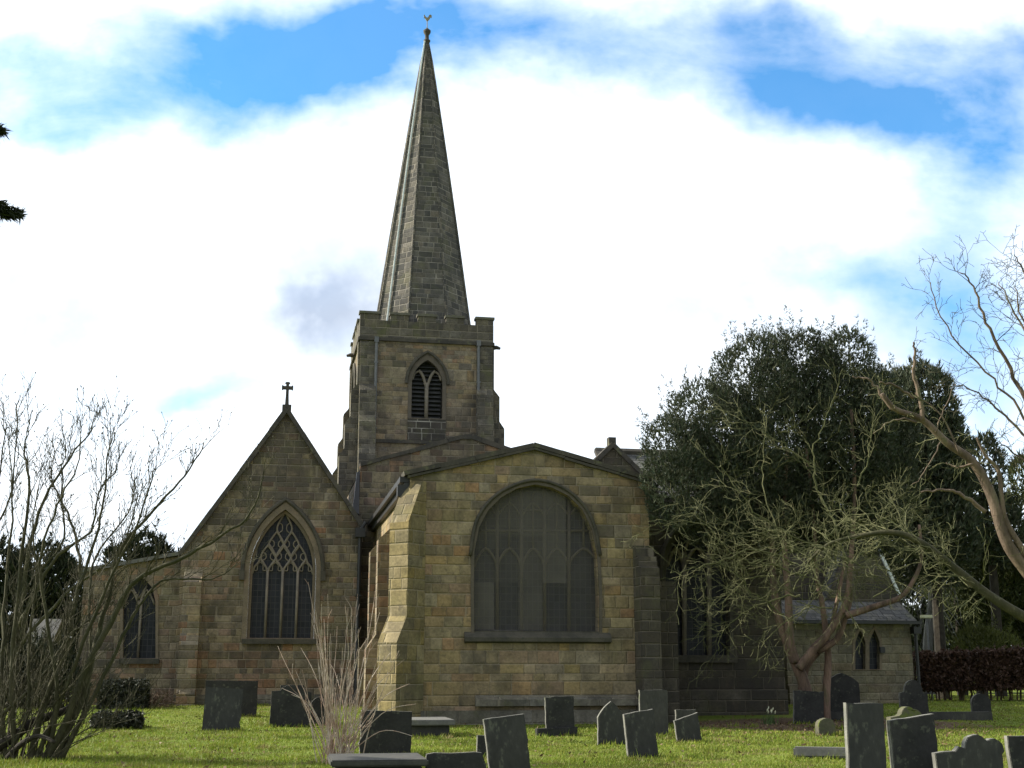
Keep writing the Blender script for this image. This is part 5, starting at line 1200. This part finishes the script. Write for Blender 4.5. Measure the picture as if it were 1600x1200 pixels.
# ---- ivy-covered tombs and brushwood, left
nr = np.random.default_rng(60)
def ivy_tomb(label, px, py, w, h, dpt, n, yaw=R(10)):
    p = on_ground(px, py); t = thing('ivy_tomb', label, 'tomb', p, 'ivy-covered tombs'); bevelled(obj('chest', gbox(MB(), p, yaw, -w / 2, w / 2, 0, dpt, -.1, h), M['hs_grey'], t, uv=False))
    f = nr.integers(0, 3, n); a = nr.uniform(-.5, .5, n); b = nr.uniform(0, 1, n)
    x = np.where(f == 0, a * w, np.where(f == 1, a * w, np.sign(a) * w / 2)); y = np.where(f == 0, nr.normal(-.04, .05, n), np.where(f == 1, b * dpt, b * dpt)); z = np.where(f == 1, h + nr.normal(.03, .05, n), nr.uniform(0, 1, n) * h)
    x = x + nr.normal(0, .04, n); c, s = math.cos(yaw), math.sin(yaw)
    cc = np.stack([p.x + x * c - y * s, p.y + x * s + y * c, p.z + z], 1)
    o = bpy.data.objects.new('ivy', tri_mesh('ivy', sprays(nr, cc, nr.normal(0, 1, (n, 3)) + np.array([0, -.6, .6]), .10, .08, 2, .5), M['ivy'], tuple(p))); COL.objects.link(o); o.parent = t
ivy_tomb('taller tomb smothered in dark ivy below the left aisle window', 190, 1108, 1.45, .80, .8, 3000)
ivy_tomb('low ivy-smothered tomb lying in front of a taller ivy one', 181, 1127, 1.15, .32, .7, 1800)
rng = random.Random(70); p = on_ground(238, 1106); mb = MB()
for i in range(260):
    q = p + Vector((rng.gauss(0, .42), rng.gauss(0, .3), abs(rng.gauss(0, .22)))); pts = wander(rng, q, (rng.gauss(0, 1), rng.gauss(0, .6), rng.gauss(.25, .5)), rng.uniform(.3, .8), 4, .3, 0); mb.tube(pts, [.010, .009, .007, .005, .004], 3, cap=False)
tag(obj('brushwood_pile', mb, M['brush'], base=p, uv=False), 'heap of brown dead twigs beside the ivy tombs', 'brushwood')

# ---- little open shelter, far left
p = at(58, 1100, 47); p.z = ground_z(p.x, 47); t = thing('shelter', 'small timber shelter with a pale pitched roof behind the left bare shrub', 'shelter', p)
zr_ = at(58, 966, 47).z; ze_ = at(58, 1003, 47).z; fn = lambda u, v, z: Vector((p.x + u * math.cos(.2) - v * math.sin(.2), p.y + u * math.sin(.2) + v * math.cos(.2), z))
mb = MB().add([fn(-.5, .6, zr_), fn(.55, .6, zr_), fn(.42, -.35, ze_), fn(-.62, -.35, ze_), fn(-.62, 1.5, ze_), fn(.42, 1.5, ze_), fn(-.5, .6, zr_ - .08), fn(.55, .6, zr_ - .08), fn(.42, -.35, ze_ - .08), fn(-.62, -.35, ze_ - .08), fn(-.62, 1.5, ze_ - .08), fn(.42, 1.5, ze_ - .08)],
              [(3, 2, 1, 0), (0, 1, 5, 4), (6, 7, 8, 9), (7, 6, 10, 11), (3, 9, 8, 2), (0, 6, 9, 3), (1, 2, 8, 7), (4, 10, 6, 0), (1, 7, 11, 5), (5, 11, 10, 4)])
obj('roof', mb, M['tomb'], t, uv=False)
for uu_, vv_ in ((-.5, -.2), (.32, -.2), (-.5, 1.3), (.32, 1.3)): obj('post', MB().box(uu_ - .05, uu_ + .05, vv_ - .05, vv_ + .05, .2, ze_, fn), M['timber'], t, uv=False)
obj('rail', MB().box(-.45, .27, -.23, -.17, 1.15, 1.25, fn), M['timber'], t, uv=False)

# ---- daffodil clump under the yew
nr = np.random.default_rng(71); p = on_ground(1203, 1130); n = 60
cc = np.stack([p.x + nr.normal(0, .12, n), p.y + nr.normal(0, .12, n), np.full(n, p.z)], 1)
t = thing('daffodil_clump', 'clump of daffodil shoots with pale buds on bare soil near the yew', 'plant', p)
o = bpy.data.objects.new('leaves', tri_mesh('leaves', sprays(nr, cc, np.tile(np.array([0, 0, 1.0]), (n, 1)), .34, .03, 1, .18), M['daff'], tuple(p))); COL.objects.link(o); o.parent = t
for i in range(7):
    mb = MB(); q = Vector((p.x + nr.normal(0, .14), p.y + nr.normal(0, .1), p.z + nr.uniform(.28, .42))); mb.tube([q, q + Vector((.01, 0, .04)), q + Vector((.02, 0, .09))], [.008, .02, .006], 5); obj('bud', mb, M['bud'], t, uv=False)

# ------------------------------------------------------------------ grass
nr = np.random.default_rng(80); n = 430000
yy = 20.5 + (62 - 20.5) * nr.uniform(0, 1, n) ** 1.5; xx = nr.uniform(-1, 1, n) * yy * .58
gxs = np.arange(-30, 30.1, .5); gys = np.arange(18, 64.1, .5)
GZ = np.array([[ground_z(a, b) for a in gxs] for b in gys])
ix = (xx - gxs[0]) / .5; iy = (yy - gys[0]) / .5; i0 = np.clip(ix.astype(int), 0, len(gxs) - 2); j0 = np.clip(iy.astype(int), 0, len(gys) - 2); fx = ix - i0; fy = iy - j0
zz = GZ[j0, i0] * (1 - fx) * (1 - fy) + GZ[j0, i0 + 1] * fx * (1 - fy) + GZ[j0 + 1, i0] * (1 - fx) * fy + GZ[j0 + 1, i0 + 1] * fx * fy
patch = np.sin(xx * 1.3 + 2 * np.sin(yy * .7)) * np.sin(yy * 1.1 + 1.7 * np.sin(xx * .6))
keep = (((xx - 9.2) / 4.6) ** 2 + ((yy - 36.6) / 2.9) ** 2 > 0.9) | (nr.random(n) < .08)
rel = np.stack([xx - P0.x, yy - P0.y], 1); uu_ = rel @ np.array([U.x, U.y]); vv_ = rel @ np.array([V.x, V.y])
keep &= ~((uu_ > -.05) & (vv_ > -.12)) & ~(vv_ > vC - .2) | ((uu_ > bR + .0) & (vv_ < vV - .2)) | (uu_ > ve1 + .1) | ((uu_ < aL[0]) & (yy < 62)) | ((uu_ < 0) & (vv_ < vC - .1))
xx, yy, zz, patch = xx[keep], yy[keep], zz[keep], patch[keep]; n = len(xx)
# longer unmown tufts round the feet of the stones, and scattered ones
tx, ty = [], []
for o_ in list(bpy.data.objects):
    if o_.get('category') in ('gravestone', 'tomb', 'kerb stone', 'shrub') and o_.parent is None and o_.location.y < 45:
        hw = max([abs(v.co.x) for v in o_.data.vertices]) if o_.type == 'MESH' and o_.name.startswith('headstone') else .5
        m_ = int(160 * hw + 40); tx.append(o_.location.x + nr.uniform(-hw - .12, hw + .12, m_)); ty.append(o_.location.y + nr.normal(-.10, .09, m_))
for _ in range(260):
    cx_ = nr.uniform(-12, 14); cy_ = nr.uniform(21, 36); m_ = nr.integers(15, 45); tx.append(nr.normal(cx_, .09, m_)); ty.append(nr.normal(cy_, .09, m_))
tx = np.concatenate(tx); ty = np.concatenate(ty); tz = np.array([ground_z(a, b) for a, b in zip(tx, ty)]); tall = np.concatenate([np.ones(n), np.full(len(tx), 1.9)])
xx = np.concatenate([xx, tx]); yy = np.concatenate([yy, ty]); zz = np.concatenate([zz, tz]); patch = np.concatenate([patch, np.zeros(len(tx))]); n = len(xx)
c_ = np.stack([xx, yy, zz - .015], 1); d_ = np.stack([nr.normal(.1, .45, n), nr.normal(0, .45, n), np.ones(n)], 1)
hgt = .055 * (1 + .35 * patch) * nr.uniform(.6, 1.5, n) * (1 + .5 * (nr.random(n) < .05)) * tall; d_ /= np.linalg.norm(d_, axis=1)[:, None]
s = np.cross(d_, nr.normal(0, 1, (n, 3))); s /= np.linalg.norm(s, axis=1)[:, None]; wd = (.006 + yy * .00035)[:, None]
o = bpy.data.objects.new('grass', tri_mesh('grass', np.stack([c_ - s * wd, c_ + s * wd, c_ + d_ * hgt[:, None]], 1), M['grass'], (0, 0, 0))); COL.objects.link(o)
tag(o, 'short rough grass of the churchyard lawn', 'grass', kind='stuff')

m_ = 2600; lx = nr.uniform(-12, 16, m_); ly = nr.uniform(21, 40, m_); lx[:1300] = nr.normal(8.5, 3.2, 1300); ly[:1300] = nr.normal(34.5, 2.2, 1300)
c_ = np.stack([lx, ly, [ground_z(a, b) + .02 for a, b in zip(lx, ly)]], 1); d_ = nr.normal(0, 1, (m_, 3)); d_[:, 2] = abs(d_[:, 2]) * .5
o = bpy.data.objects.new('fallen_leaves', tri_mesh('fallen_leaves', sprays(nr, c_, d_, .075, .05, 1, .2), M['litter'], (0, 0, 0))); COL.objects.link(o)
tag(o, 'scattered brown fallen leaves on the lawn', 'leaves', kind='stuff')
